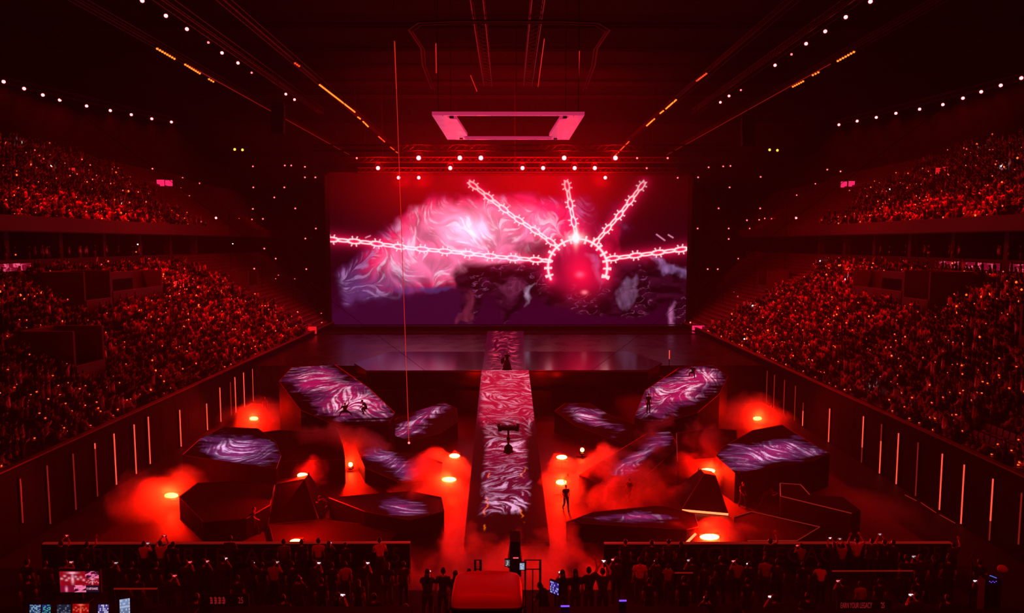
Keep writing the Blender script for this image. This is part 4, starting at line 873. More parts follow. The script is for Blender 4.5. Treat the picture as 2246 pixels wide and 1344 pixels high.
for pn in LOW:
    m = LOW[pn]; v = np.array(m.v); f = np.array([list(q) + [q[-1]] * (4 - len(q)) for q in m.f if len(q) <= 4]); cl = np.array([c for q, c in zip(m.f, m.m) if len(q) <= 4])
    vc = np.zeros(len(v), int)
    for q, c in zip(f, cl): vc[q] = c
    ARR[pn] = (v, f, vc)
for d, sgn, tier, k, n, x, y, z in FAR:
    pn = RNG.choice(PN, p=PW) if tier < 2 else 'stand'; v, f, vc = ARR[pn]
    a = yawdir(sgn, RNG.uniform(10, 45)); c_, s_ = math.cos(a), math.sin(a); sc = RNG.uniform(1.06, 1.18)
    w = np.stack([(v[:, 0] * c_ - v[:, 1] * s_) * sc + x, (v[:, 0] * s_ + v[:, 1] * c_) * sc + y, v[:, 2] * sc + z], 1)
    col = np.array([PAL[RNG.choice(CN, p=CP)], PAL[RNG.choice(['black', 'dark', 'grey'])], (.5, .3, .23), (.012, .009, .008)])[vc]
    VV.append(w); FF.append(f + off); CC.append(col); off += len(v)
    if RNG.random() < (.28 if y < 85 else .22):
        q = POSES[pn]['wr' + RNG.choice(['l', 'r'])]; BV.append((x + (q[0] * c_ - q[1] * s_) * sc, y + (q[0] * s_ + q[1] * c_) * sc, z + q[2] * sc + .02))
V = np.concatenate(VV); Fq = np.concatenate(FF); Cc = np.concatenate(CC)
me = bpy.data.meshes.new('crowd'); tri = Fq[:, 2] == Fq[:, 3]
me.from_pydata(V.tolist(), [], [tuple(q[:3]) if t else tuple(q) for q, t in zip(Fq.tolist(), tri)])
a = me.color_attributes.new('pic', 'FLOAT_COLOR', 'POINT'); a.data.foreach_set('color', np.concatenate([Cc, np.ones((len(Cc), 1))], 1).astype(np.float32).ravel())
me.materials.append(mat_attr('crowd_cloth', rough=.8, albedo=True)); me.polygons.foreach_set('use_smooth', [True] * len(me.polygons))
cr = obj('crowd', me); cr['kind'] = 'stuff'; tag(cr, 'thousands of spectators filling the left and right stands farther from the camera', 'crowd')
B = np.array(BV); oc = np.array([(1, 0, 0), (-1, 0, 0), (0, 1, 0), (0, -1, 0), (0, 0, 1), (0, 0, -1)], float); of = np.array([(0, 2, 4), (2, 1, 4), (1, 3, 4), (3, 0, 4), (2, 0, 5), (1, 2, 5), (3, 1, 5), (0, 3, 5)])
rr = .040 + .00036 * np.linalg.norm(B - np.array(CAMLOC), axis=1)
rr = rr * np.exp(np.random.default_rng(5).normal(-.1, .38, len(B)))
wv = (B[:, None, :] + oc[None] * rr[:, None, None]).reshape(-1, 3); wf = (of[None] + (np.arange(len(B)) * 6)[:, None, None]).reshape(-1, 3)
me = bpy.data.meshes.new('wristband_lights'); raw_mesh(me, wv, wf); me.materials.append(BANDM); wb = obj('wristband_lights', me); wb['kind'] = 'stuff'; tag(wb, 'thousands of tiny orange wristband lights glowing on the far spectators', 'wristband')
# seats: empty rows beyond the crowd as one mass, the free seats by the right rail one by one
sv = [];
def seat_mb(): return MB().box((0, .05, .43), (.46, .44, .06)), MB().box((0, -.22, .68), (.46, .07, .46), Matrix.Rotation(.15, 3, 'X'))
pan, bk = seat_mb(); sv = np.array(pan.v + bk.v); sf = np.array(pan.f + [tuple(i + 8 for i in q) for q in bk.f]); SVV = []; SFF = []; off = 0
for sgn in (-1, 1):
    for tier, (X0, Z0, rw, rs, nr) in enumerate(((S1X, S1Z, ROW, RISE, NR), (S2X, S2Z, ROW2, RISE2, NR2))):
        for k in range(nr):
            y = 106.0
            while y < 142:
                y += .6; a = yawdir(sgn, 0); c_, s_ = math.cos(a), math.sin(a); x = sgn * (X0 + (k + .6) * rw); z = Z0 + k * rs
                px, py = proj((x, y, z + .5))
                if not (0 < px < 2246): continue
                SVV.append(np.stack([sv[:, 0] * c_ - sv[:, 1] * s_ + x, sv[:, 0] * s_ + sv[:, 1] * c_ + y, sv[:, 2] + z], 1)); SFF.append(sf + off); off += len(sv)
me = bpy.data.meshes.new('seat_rows'); raw_mesh(me, np.concatenate(SVV), np.concatenate(SFF)); me.materials.append(SEATM); so = obj('seating', me); so['kind'] = 'stuff'; tag(so, 'rows of empty seats beyond the crowd on both sides of the screen', 'seats')
pm, bm_ = pan.mesh('pan', SEATM), bk.mesh('backrest', SEATM)
for k in (1, 2):
    for i in range(7):
        y = 42.6 + i * .58; r = obj('arena_seat', None, None, (S1X + (k + .6) * ROW, y, S1Z + k * RISE), (0, 0, yawdir(1, 0))); tag(r, 'empty pale seat by the right rail, %s row up, %s from the camera' % (nth(k), nth(i)), 'seat', 'empty seats by the right rail')
        obj('pan', pm, r); obj('backrest', bm_, r); MB().box((0, -.05, .2), (.3, .06, .42)).build('support', BLACK, r)
# phone torches held up in the crowd
tme = MB().box((0, 0, 0), (.075, .012, .15)).mesh('phone', BLACK); tlm = MB().ball((0, 0, 0), .075, 8, 5).mesh('torch', WHITEG)
TL = [(46, 312), (24, 334), (113, 365), (303, 542), (511, 539), (577, 668), (394, 645), (265, 447), (1798, 572), (1853, 613), (2077, 602), (1650, 670), (1632, 744), (2150, 327), (2195, 366), (1951, 415), (2032, 429), (1907, 452), (1880, 455), (1910, 848)]
for i, (x, y) in enumerate(TL):
    p = on_stand(x, y + 6) or at_x(x, y, -52 if x < 1123 else 52); d = (CAMLOC - p).normalized(); p = p + d * 1.0 + Vector((0, 0, .35))
    q = [t for t in TL if (t[0] < 1123) == (x < 1123)]; q.sort(key=lambda t: t[1]); r = obj('phone', tme, None, p); tag(r, '%s highest white phone torch shining in the %s crowd' % (nth(q.index((x, y))), 'left' if x < 1123 else 'right'), 'phone', 'phone torches in the crowd')
    obj('torch', tlm, r, (0, -.06, .05))
# lit doorways and ribbon displays
DOORL = mat('door_glow', (.3, .02, .03), .5, emit=(1, .012, .02), estr=.75, sample=False); DOORP = mat('door_glow_pink', (.3, .02, .03), .5, emit=(1, .02, .14), estr=1.0, sample=False)
for i, (x0, y0_, x1, y1_, m, lab) in enumerate([(344, 394, 360, 408, DOORP, 'left half of the pink lit doorway in the left upper stand'), (361, 395, 378, 408, DOORP, 'right half of the pink lit doorway in the left upper stand'), (152, 368, 164, 382, DOORL, 'single red lit doorway high in the left upper stand'), (1844, 398, 1858, 411, DOORP, 'left half of the pink lit doorway in the right upper stand'),
     (1861, 397, 1875, 409, DOORP, 'right half of the pink lit doorway in the right upper stand'), (2052, 368, 2065, 382, DOORL, 'left half of the red lit doorway high in the right upper stand'), (2067, 366, 2080, 381, DOORL, 'right half of the red lit doorway high in the right upper stand'),
     (383, 616, 392, 631, DOORL, 'left half of the red lit doorway in the left lower stand'), (394, 616, 403, 631, DOORL, 'right half of the red lit doorway in the left lower stand'), (1816, 616, 1826, 630, DOORL, 'left half of the red lit doorway in the right lower stand'), (1828, 617, 1838, 631, DOORL, 'right half of the red lit doorway in the right lower stand'),
     (672, 716, 694, 732, DOORL, 'red lit panel at the far end of the left rail'), (1518, 714, 1545, 724, DOORP, 'pink lit panel at the far end of the right rail')]):
    p = on_stand((x0 + x1) / 2, y1_) or at_x((x0 + x1) / 2, y1_, 29.2 if x0 > 1123 else -29.2); Y = p.y - 1.2
    a, b = at_y(x0, y1_, Y), at_y(x1, y0_, Y); c = (a + b) / 2; r = obj('door_light_panel', None, None, c); tag(r, lab, 'light panel', 'lit doorways in the stands')
    MB().box((0, .1, 0), (abs(b.x - a.x) + .1, .12, abs(b.z - a.z) + .1)).build('surround', BLK, r); MB().box((0, .02, 0), (abs(b.x - a.x), .06, abs(b.z - a.z))).build('face', m, r)
RIBM = mat_attr('ribbon_led', rough=.4, strength=1.0)
for x0, x1, yt, yb, lab in ((-4, 18, 552, 571, 'first'), (20, 43, 552, 571, 'second'), (45, 66, 552, 570, 'third'), (2060, 2140, 557, 569, 'first'), (2145, 2195, 555, 570, 'second'), (2215, 2250, 554, 572, 'third')):
    sx = -1 if x0 < 1000 else 1; X = sx * 49.9; a, b = at_x(x0, yb, X), at_x(x1, yt, X); ys = np.linspace(a.y, b.y, 60); zs = np.linspace(14.9, 15.95, 24); gy, gz = np.meshgrid(ys, zs, indexing='ij')
    t = fbm(gy * 1.1, gz * 3, 3, 90 + int(x0 + 10) % 7); l = (1 - np.abs(np.sin(gy * 1.5 + 6 * t))) ** 2; C = mixc(np.broadcast_to(rgb(120, 5, 35), t.shape + (3,)), np.broadcast_to(rgb(255, 90, 130), t.shape + (3,)), np.clip(l * sm(.35, .6, t) * 1.3, 0, 1))
    bx = tag(MB().box((sx * 49.98, (a.y + b.y) / 2, 15.42), (.12, abs(b.y - a.y) + .1, 1.2)).build('ribbon_display', BLK), '%s pink ribbon screen from the left on the balcony of the %s stand' % (lab, 'left' if sx < 0 else 'right'), 'screen', 'balcony ribbon screens')
    grid_panel('display', np.stack([np.full_like(gy, X), gy, gz], -1), C, RIBM, parent=bx)
# ================================================================== DANCERS AND SINGER
def on_slab(k, x, y): o, t, p0, n = SLAB[k]; return at_pl(x, y, p0, n)
DG = 'black-clad dancers among the blocks'
def yaw_to(dx, dy): return math.atan2(-dx, dy)
for pn, p, yw, lab in (('crouch_arm', on_slab('A', 757, 912), yaw_to(.3, -1), 'black-clad dancer crouching with one arm raised on the large left pink block'), ('crouch', on_slab('A', 801, 907), yaw_to(-1, -.2), 'black-clad dancer hunched on the lower corner of the large left pink block'),
        ('stand', on_slab('I', 1422, 906), yaw_to(.2, -1), 'black-clad dancer standing on the lower corner of the large right pink block'), ('crouch', on_slab('I', 1520, 828), yaw_to(-.6, -.8), 'black-clad dancer crouching at the top of the large right pink block'),
        ('stand', at_z(758, 1014, 0), yaw_to(.5, -1), 'black-clad dancer standing in front of the half hidden flare left of centre'), ('push', at_z(712, 1134, 0), yaw_to(-1, .3), 'black-clad dancer leaning against the right side of the wedge-shaped block'),
        ('walk', at_z(558, 1172, 0), yaw_to(1, .1), 'black-clad dancer stepping between the coffin-like block and the wedge'), ('walk', at_z(1241, 1119, 0), yaw_to(.25, -1), 'black-clad dancer walking towards the camera right of the ramp'),
        ('lean', at_z(1247, 1086, 0), yaw_to(-.4, -1), 'dancer in a bulky dark costume right behind the walking dancer'), ('walk', at_z(1380, 1104, 0), yaw_to(-.7, -.5), 'dark dancer under the edge of the long pointed block'),
        ('walk', at_z(1628, 1112, 0), yaw_to(.3, -1), 'dancer in a flared skirt standing in the smoke right of the pyramid'), ('push', at_z(1680, 1116, 0), yaw_to(1, .1), 'black-clad dancer bending over to push the front right block'),
        ('stand', at_z(582, 905, 0), yaw_to(.2, -1), 'dark dancer standing by the left LED wall behind the flare'), ('stand', at_z(1690, 925, 0), yaw_to(-.3, -1), 'dark dancer standing by the right LED wall behind the flare')):
    person(pn, p, yw, 1.0, 'black', 'black', 'short', lab, DG)
o = person('stand', at_z(633, 926, 0), yaw_to(.3, -1), 1.1, 'dark', 'black', 'long', 'figure in a wide pointed cloak standing left of the large left pink block', DG)
MB().tube([(0, 0, .05), (0, 0, .6), (0, -.02, 1.2), (0, -.02, 1.46)], [.85, .6, .34, .1], 14).build('cloak', CLOTHS['dark'], o)
k = bpy.data.objects[o.name]
sg = person('singer', at_z(1112, 811, STZ + .05), yaw_to(-.1, -1), 1.1, 'black', 'black', 'long', 'singer in a long dark dress on the walkway, one arm held out')
MB().tube([(0, -.02, .03), (0, -.02, .35), (0, -.01, .75), (0, 0, 1.02), (0, 0, 1.2)], [.52, .42, .27, .18, .15], 18).build('skirt', CLOTHS['dark'], sg)
MB().tube([(.28, -.05, 1.25), (.42, -.1, .95), (.5, -.12, .6)], [.06, .2, .12], 10).build('train', CLOTHS['dark'], sg)
MB().tube([(.22, .22, 1.28), (.20, .24, 1.48)], .018, 6).ball((.2, .24, 1.5), .03, 8, 5).build('microphone', BLACK, sg)
# ================================================================== FRONT: tiers, barricades, spectators, desks, broadcast camera
TIER = [(27.7, 30.2, 3.8), (25.4, 27.7, 4.0), (22.6, 25.4, 4.6), (20.2, 22.6, 5.3), (16.0, 20.2, 6.1), (8.0, 16.0, 7.6)]
tm = mat('tier_floor', (.018, .014, .014), .8, noise=(1, .3))
for i, (ya, yb, z) in enumerate(TIER):
    if i == 0:
        for s in (-1, 1): struct(MB().box((s * 16.5, (ya + yb) / 2, z / 2), (24.4, yb - ya, z)).build('floor_tier', tm), 'dark viewing tier behind the barricade')
    else: struct(MB().box((0, (ya + yb) / 2, z / 2), (57.6, yb - ya, z)).build('floor_tier', tm), 'dark viewing tier of the front stand')
def rowspec(r): ya, yb, z = TIER[r]; return {0: 28.95, 1: 26.6, 2: 24.2, 3: 21.4, 4: 18.6}[r], z
def font(txt, size, m, parent, loc, rot, sx=.6, name='lettering', align='LEFT'):
    c = bpy.data.curves.new(name, 'FONT'); c.body = txt; c.size = size; c.extrude = .004; c.align_x = align; c.materials.append(m)
    t = bpy.data.objects.new(name, c); COL.objects.link(t); me = bpy.data.meshes.new_from_object(t.evaluated_get(bpy.context.evaluated_depsgraph_get())); bpy.data.objects.remove(t); me.name = name
    o = obj(name, me, parent, loc, rot); o.scale = (sx, 1, 1); return o
DIMTXT = mat('dim_letters', (.05, .012, .012), .6, emit=(1, .03, .02), estr=.004, sample=False); TXT = mat('red_letters', (.3, .03, .03), .6, emit=(1, .04, .05), estr=.17, sample=False)
for x0, x1, side in ((95, 900, 'left'), (1325, 2085, 'right')):
    a, b = at_y(x0, 1192, 30.2), at_y(x1, 1192, 30.2); z0 = 3.8; zt = a.z
    r = obj('barricade', None, None, ((a.x + b.x) / 2, 30.2, z0)); tag(r, 'long black barricade with big dim lettering in front of the %s half of the floor' % side, 'barricade', None)
    W = b.x - a.x; H = zt - z0
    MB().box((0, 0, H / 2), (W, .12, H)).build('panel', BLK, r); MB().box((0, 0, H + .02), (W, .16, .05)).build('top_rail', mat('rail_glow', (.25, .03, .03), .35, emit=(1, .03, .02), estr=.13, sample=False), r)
    p = MB()
    for i in range(int(W / 2) + 1): p.box((-W / 2 + i * 2, -.08, H / 2), (.06, .06, H))
    p.build('post', BLACK, r)
    font('EARN YOUR LEGACY', 1.02, DIMTXT, r, (-W / 2 + .9, -.07, .22), (math.pi / 2, 0, 0), 1.02); font("'25", 1.02, DIMTXT, r, (W / 2 - 1.5, -.07, .22), (math.pi / 2, 0, 0), .9)
PHN = {}
def phone(pos, yaw, s, label, em=(.8, .75, .9), st=1.6, tilt=0):
    key = 'phone_screen_%d' % int(em[0] * 100 + em[2] * 10); r = obj('phone', None, None, pos, (tilt, 0, yaw)); tag(r, label, 'phone', 'phones held by the front spectators')
    MB().box((0, 0, 0), (.15 * s, .012, .078 * s)).build('case', BLACK, r); MB().box((0, -.009, 0), (.14 * s, .006, .07 * s)).build('screen', mat(key, (.1, .1, .1), .3, emit=em, estr=st, sample=False), r); return r
PEOPLE = [  # head px, head top py, tier, pose, top, hair
    (133, 1186, 0, 'phone_up', 'black', 'short'), (190, 1189, 0, 'one_arm', 'dark', 'short'), (315, 1187, 0, 'phone_face', 'white', 'short'), (351, 1186, 0, 'phone_up', 'white', 'short'), (379, 1188, 0, 'stand', 'black', 'short'), (499, 1180, 0, 'lean', 'black', 'short'), (622, 1182, 0, 'stand', 'grey', 'short'), (661, 1183, 0, 'stand', 'black', 'short'),
    (698, 1180, 0, 'stand', 'white', 'short'), (721, 1186, 0, 'phone_face', 'dark', 'long'), (757, 1190, 0, 'stand', 'black', 'short'), (833, 1184, 0, 'lean', 'white', 'short'), (1372, 1183, 0, 'stand', 'black', 'short'), (1430, 1184, 0, 'stand', 'black', 'short'), (1467, 1182, 0, 'stand', 'dark', 'short'), (1494, 1187, 0, 'stand', 'black', 'long'),
    (1690, 1181, 0, 'one_arm', 'black', 'short'), (1758, 1192, 0, 'phone_face', 'tan', 'short'), (1830, 1190, 0, 'phone_up', 'dark', 'long'), (1848, 1192, 0, 'phone_up', 'red', 'short'), (1880, 1180, 0, 'arms_up', 'white', 'short'), (1913, 1181, 0, 'stand', 'dark', 'short'), (1941, 1183, 0, 'phone_up', 'black', 'short'), (1960, 1184, 0, 'stand', 'black', 'short'), (2092, 1190, 0, 'one_arm', 'dark', 'short'),
    (58, 1226, 1, 'stand', 'black', 'short'), (98, 1230, 1, 'stand', 'dark', 'short'), (142, 1228, 1, 'phone_face', 'tan', 'short'), (190, 1236, 1, 'stand', 'dark', 'long'), (243, 1230, 1, 'phone_face', 'black', 'short'), (288, 1232, 1, 'stand', 'black', 'short'), (342, 1232, 1, 'stand', 'black', 'short'), (406, 1228, 1, 'phone_face', 'dark', 'short'), (446, 1226, 1, 'phone_face', 'black', 'short'), (488, 1220, 1, 'phone_face', 'dark', 'short'),
    (552, 1230, 1, 'phone_face', 'dark', 'long'), (574, 1234, 1, 'stand', 'black', 'short'), (600, 1228, 1, 'phone_face', 'tan', 'short'), (640, 1232, 1, 'stand', 'black', 'short'), (690, 1230, 1, 'phone_face', 'dark', 'short'), (728, 1234, 1, 'stand', 'black', 'short'), (757, 1232, 1, 'stand', 'red', 'short'), (798, 1230, 1, 'phone_face', 'black', 'short'), (850, 1234, 1, 'stand', 'black', 'long'), (885, 1232, 1, 'stand', 'dark', 'short'),
    (1352, 1222, 1, 'phone_face', 'dark', 'short'), (1404, 1222, 1, 'stand', 'white', 'short'), (1440, 1226, 1, 'phone_face', 'dark', 'short'), (1466, 1242, 1, 'phone_face', 'tan', 'short'), (1518, 1224, 1, 'phone_face', 'dark', 'short'), (1545, 1236, 1, 'stand', 'dark', 'short'), (1582, 1220, 1, 'stand', 'black', 'short'), (1618, 1226, 1, 'phone_face', 'tan', 'short'), (1645, 1232, 1, 'phone_face', 'black', 'short'), (1680, 1220, 1, 'stand', 'tan', 'short'), (1706, 1226, 1, 'stand', 'dark', 'short'),
    (1762, 1232, 1, 'stand', 'black', 'short'), (1802, 1240, 1, 'lean', 'white', 'short'), (1990, 1214, 1, 'stand', 'black', 'short'), (2020, 1214, 1, 'phone_face', 'dark', 'short'), (2050, 1217, 1, 'stand', 'dark', 'long'), (2082, 1218, 1, 'stand', 'black', 'short'), (2150, 1226, 1, 'stand', 'black', 'short'),
    (937, 1230, 2, 'phone_face', 'dark', 'long'), (972, 1232, 2, 'stand', 'black', 'short'), (999, 1233, 2, 'stand', 'black', 'long'), (1029, 1238, 2, 'stand', 'black', 'short'), (1234, 1243, 2, 'phone_face', 'black', 'long'), (1262, 1228, 2, 'stand', 'black', 'long'), (1292, 1237, 2, 'one_arm', 'black', 'short'), (1322, 1240, 2, 'phone_up', 'dark', 'short'),
    (60, 1262, 2, 'stand', 'black', 'short'), (300, 1260, 2, 'stand', 'black', 'short'), (372, 1258, 2, 'phone_face', 'dark', 'short'), (520, 1262, 2, 'stand', 'black', 'short'), (655, 1264, 2, 'phone_face', 'dark', 'short'), (705, 1268, 2, 'stand', 'black', 'short'), (786, 1272, 2, 'stand', 'dark', 'long'), (1424, 1268, 2, 'stand', 'black', 'short'), (1500, 1264, 2, 'stand', 'black', 'short'), (1562, 1270, 2, 'stand', 'black', 'long'),
    (1640, 1268, 2, 'stand', 'black', 'short'), (1848, 1270, 2, 'phone_face', 'dark', 'short'), (1888, 1276, 2, 'stand', 'tan', 'short'), (1930, 1274, 2, 'stand', 'black', 'short'), (2014, 1268, 2, 'stand', 'black', 'short'), (2150, 1270, 2, 'phone_face', 'black', 'short'),
    (430, 1302, 3, 'stand', 'black', 'short'), (620, 1304, 3, 'stand', 'black', 'short'), (740, 1300, 3, 'phone_face', 'dark', 'long'), (820, 1302, 3, 'stand', 'black', 'short'), (890, 1306, 3, 'sit', 'dark', 'short'), (1550, 1306, 3, 'phone_face', 'black', 'short'), (1698, 1304, 3, 'phone_face', 'dark', 'short'), (1772, 1300, 3, 'stand', 'black', 'short'), (2012, 1300, 3, 'phone_face', 'dark', 'short'), (2080, 1304, 3, 'stand', 'black', 'short')]
TN = ['barricade', 'second', 'third', 'fourth']
PD = dict(stand='standing', phone_up='raising a phone overhead', phone_face='holding a phone', one_arm='raising one arm', arms_up='with both arms raised', lean='leaning forward', sit='seated')
hts = {k: v['head'][2] + .12 for k, v in POSES.items()}
cnt = {}; tot = {}
for e in PEOPLE: tot[e[2]] = tot.get(e[2], 0) + 1
SKN = {}
PEOPLE.sort(key=lambda e: (e[2], e[0])); npn = {}
for x, y, r, pn, top, hair in PEOPLE:
    D, z = rowspec(r); D += RNG.uniform(-.15, .15); t = at_y(x, y, D); h = hts[pn]; s = min(1.10, max(.86, (t.z - z) / h)); i = cnt.get(r, 0); cnt[r] = i + 1
    where = 'at the barricade' if r == 0 else 'in the %s front row' % TN[r]
    yaw = RNG.uniform(-.25, .25) - (x - 1113) / 9000
    o = person(pn, (t.x, D, z), yaw, s, top, RNG.choice(['black', 'dark']), hair, 'person %s from the left %s, %s top, %s' % (nth(i), where, top, PD[pn]), 'spectators on the front tiers')
    if pn in ('phone_up', 'phone_face'):
        J = POSES[pn]; l, rr_ = Vector(J['wrl']), Vector(J['wrr']); c = (l + rr_) / 2 + Vector((0, .05, .07)); q = Matrix.Rotation(yaw, 3, 'Z') @ (c * s)
        em, st = [((.75, .8, 1), 1.5), ((1, .08, .10), 1.2), ((1, .25, .3), 1.0), ((.8, .85, 1), .5)][RNG.integers(0, 4)]
        npn[r] = npn.get(r, 0) + 1
        phone((t.x + q.x, D + q.y, z + q.z), yaw, s, 'glowing phone held up %s, %s from the left' % (where, nth(npn[r] - 1)), em, st)
# rails on the tiers
for x0, x1, yy, D, lab in ((1825, 2002, 1252, 25.5, 'thin dark rail with a lit top edge on the right front tiers'), (1480, 1520, 1256, 25.5, 'short thin rail left of the right front tiers'), (250, 345, 1291, 20.4, 'thin dark rail behind the left desks')):
    a, b = at_y(x0, yy, D), at_y(x1, yy, D); zf = 4.6 if D > 25 else 6.1; r = obj('guard_rail', None, None, (a.x, D, zf)); tag(r, lab, 'rail', None); h = a.z - zf; W = b.x - a.x
    MB().tube([(0, 0, h), (W, 0, h)], .025, 6).build('top_rail', mat('rail_glow', (.2, .03, .03), .4), r); p = MB()
    for i in range(max(2, int(W / 1.5) + 1)): p.tube([(W * i / max(1, int(W / 1.5)), 0, 0), (W * i / max(1, int(W / 1.5)), 0, h)], .02, 6)
    p.build('post', BLACK, r)
for pts, lab in ((((1040, 1280), (1042, 1228), (1054, 1228), (1054, 1280)), 'narrow black guard frame left of the broadcast camera'), (((1150, 1280), (1152, 1228), (1185, 1228), (1185, 1280)), 'wide black guard frame right of the broadcast camera')):
    P = [at_y(x, y, 23.2) for x, y in pts]; base = P[0].copy(); base.z = 4.6; r = obj('guard_rail', None, None, base); tag(r, lab, 'rail')
    P[0].z = P[3].z = 4.62; P[0].x = P[1].x; P[3].x = P[2].x; P[2].z = P[1].z
    MB().tube([p - base for p in P], .045, 6).build('frame', BLK, r); zz = P[1].z - .32; m = MB().tube([(P[1].x - base.x, 0, zz - base.z), (P[2].x - base.x, 0, zz - base.z)], .02, 5)
    if 'wide' in lab: m.tube([((P[1].x + P[2].x) / 2 - base.x, 0, zz - base.z), ((P[1].x + P[2].x) / 2 - base.x, 0, .02)], .02, 5)
    m.build('bar', BLK, r)
# broadcast camera and operator
bc_ = at_y(1130, 1240, 23.0); r = obj('broadcast_camera', None, None, (bc_.x, 23.0, 4.6)); tag(r, 'tall black broadcast camera on a pedestal with two small monitors', 'camera'); H = lambda y: at_y(1130, y, 23.0).z - 4.6
m = MB().box((0, .5, H(1207)), (.36, .9, H(1187) - H(1222))); m.add([(-.19, .05, H(1222)), (.19, .05, H(1222)), (.19, .95, H(1222)), (-.19, .95, H(1222)), (-.25, 0, H(1245)), (.25, 0, H(1245)), (.25, .9, H(1245)), (-.25, .9, H(1245))], [(0, 1, 2, 3), (7, 6, 5, 4), (0, 4, 5, 1), (1, 5, 6, 2), (2, 6, 7, 3), (3, 7, 4, 0)])
m.build('lens_box', BLK, r); MB().box((0, .2, H(1250)), (.4, .7, .3)).build('body', BLACK, r); m = MB().tube([(0, .3, 0), (0, .3, H(1256))], .09, 10); m.tube([(-.5, .1, .04), (.5, .5, .04)], .05, 6).tube([(.5, .1, .04), (-.5, .5, .04)], .05, 6); m.build('pedestal', BLACK, r)
MB().box((.02, -.01, H(1223)), (.18, .02, .035)).build('tally_light', mat('tally', (.4, .1, .1), .4, emit=(1, .10, .13), estr=1.0, sample=False), r)
for x0, x1, ya, yb, em, st, nm in ((1107, 1119, 1225, 1242, (.12, .13, .2), .5, 'monitor'), (1139, 1151, 1232, 1250, (.25, .32, .55), .9, 'monitor')):
    a, b = at_y(x0, ya, 22.7), at_y(x1, yb, 22.7); c = (a + b) / 2 - Vector((bc_.x, 23.0, 4.6)); w_, h_ = abs(b.x - a.x), abs(a.z - b.z)
    mo = MB().box(c, (w_, .05, h_)).tube([c, (c.x * .3, .1, c.z)], .02, 5).build(nm, BLACK, r); ss = MB().box(c + Vector((0, -.03, 0)), (w_ * .86, .01, h_ * .8)).build('screen', mat('camera_screen_%d' % x0, (.05, .05, .05), .3, emit=em, estr=st, noise=(9, .6), sample=False), mo)
    cells = MB()
    for i in range(5): cells.box(c + Vector((-w_ * .3 + RNG.random() * w_ * .5, -.037, -h_ * .3 + i * h_ * .14)), (w_ * .25, .004, h_ * .05))
    cells.build('readout', mat('readout', (.2, .2, .2), .3, emit=(.9, .85, .5), estr=1.0, sample=False), mo)
person('lean', (bc_.x + .12, 22.25, 4.6), 0, .97, 'black', 'black', 'short', 'camera operator in black bent behind the broadcast camera', None)
person('lean', (at_y(1198, 1245, 23.2).x, 23.6, 4.6), .9, 1.0, 'black', 'black', 'long', 'person bending forward beside the wide guard frame', None)
# big rounded cover in the centre front
ca, cb_ = at_y(992, 1280, 13.6), at_y(1145, 1280, 13.6); W = cb_.x - ca.x; r = obj('equipment_cover', None, None, ((ca.x + cb_.x) / 2, 13.6, 7.6)); tag(r, 'large rounded cover lit red in the centre front, below the broadcast camera', 'cover')
Ht = ca.z - 7.6; COV = mat('cover_cloth', (.42, .30, .30), .55, noise=(2.5, .08))
bm = bmesh.new(); vs = []
prof = [(0, 1.12), (Ht - .42, 1.03), (Ht - .16, 1.0), (Ht - .03, .95), (Ht, .85)]
rings = []
for z, k in prof:
    ring = []
    for i in range(40):
        a = 2 * math.pi * i / 40; ct, st2 = math.cos(a), math.sin(a); x_ = W / 2 * k * math.copysign(abs(ct) ** .28, ct); y_ = .55 * k * math.copysign(abs(st2) ** .35, st2); ring.append(bm.verts.new((x_, y_, z + (.05 * (1 - (x_ / (W / 2)) ** 2) if z > Ht - .3 else 0))))
    rings.append(ring)
for a_, b_ in zip(rings[:-1], rings[1:]):
    for i in range(40): bm.faces.new((a_[i], a_[(i + 1) % 40], b_[(i + 1) % 40], b_[i]))
bm.faces.new(rings[-1]); me = bpy.data.meshes.new('shell'); bm.to_mesh(me); bm.free(); me.materials.append(COV); me.polygons.foreach_set('use_smooth', [True] * len(me.polygons)); obj('shell', me, r)
sp_ = [(W / 2 * 1.035 * math.copysign(abs(math.cos(t)) ** .28, math.cos(t)), .55 * 1.035 * math.copysign(abs(math.sin(t)) ** .35, math.sin(t)), Ht - .24 + .03 * math.cos(t) ** 2 * -1) for t in np.linspace(math.pi, 2 * math.pi, 24)]
MB().tube(sp_, .028, 6).build('strap', BLK, r)
for s in (-1, 1): MB().tube([(s * W / 2 * 1.14, -.5, .05), (s * W / 2 * 1.06, -.52, Ht - .25)], .03, 6).build('side_bar', BLK, r)
# desks, monitors, laptops
def desk(x0, x1, yy, D, zf, label):
    a, b = at_y(x0, yy, D), at_y(x1, yy, D); h = a.z - zf; r = obj('desk', None, None, ((a.x + b.x) / 2, D, zf)); tag(r, label, 'desk'); W = b.x - a.x
    MB().box((0, .0, h - .02), (W, .9, .04)).build('top', BLACK, r); MB().box((0, .42, h / 2), (W, .03, h - .05)).build('front_panel', BLK, r)
    for s in (-1, 1): MB().box((s * (W / 2 - .05), 0, h / 2 - .02), (.06, .8, h - .04)).build('leg', BLACK, r)
    return r, a.z
dk, dz = desk(-20, 420, 1352, 17.6, 6.1, 'long black desk with laptops at the bottom left'); dr, dz2 = desk(1640, 2260, 1356, 17.6, 6.1, 'long black desk at the bottom right')
dz3 = desk(455, 900, 1350, 17.6, 6.1, 'black desk at the bottom left of the centre')[1]; dz4 = desk(1185, 1560, 1350, 17.6, 6.1, 'black desk at the bottom right of the centre')[1]
def pic_screen(parent, P00, P10, P01, fn, name='display', n=(90, 50)):
    u, v = np.meshgrid(np.linspace(0, 1, n[0]), np.linspace(0, 1, n[1]), indexing='ij'); P = np.array(P00) + u[..., None] * (np.array(P10) - np.array(P00)) + v[..., None] * (np.array(P01) - np.array(P00))
    return grid_panel(name, P, fn(u, v), PICM, parent=parent)
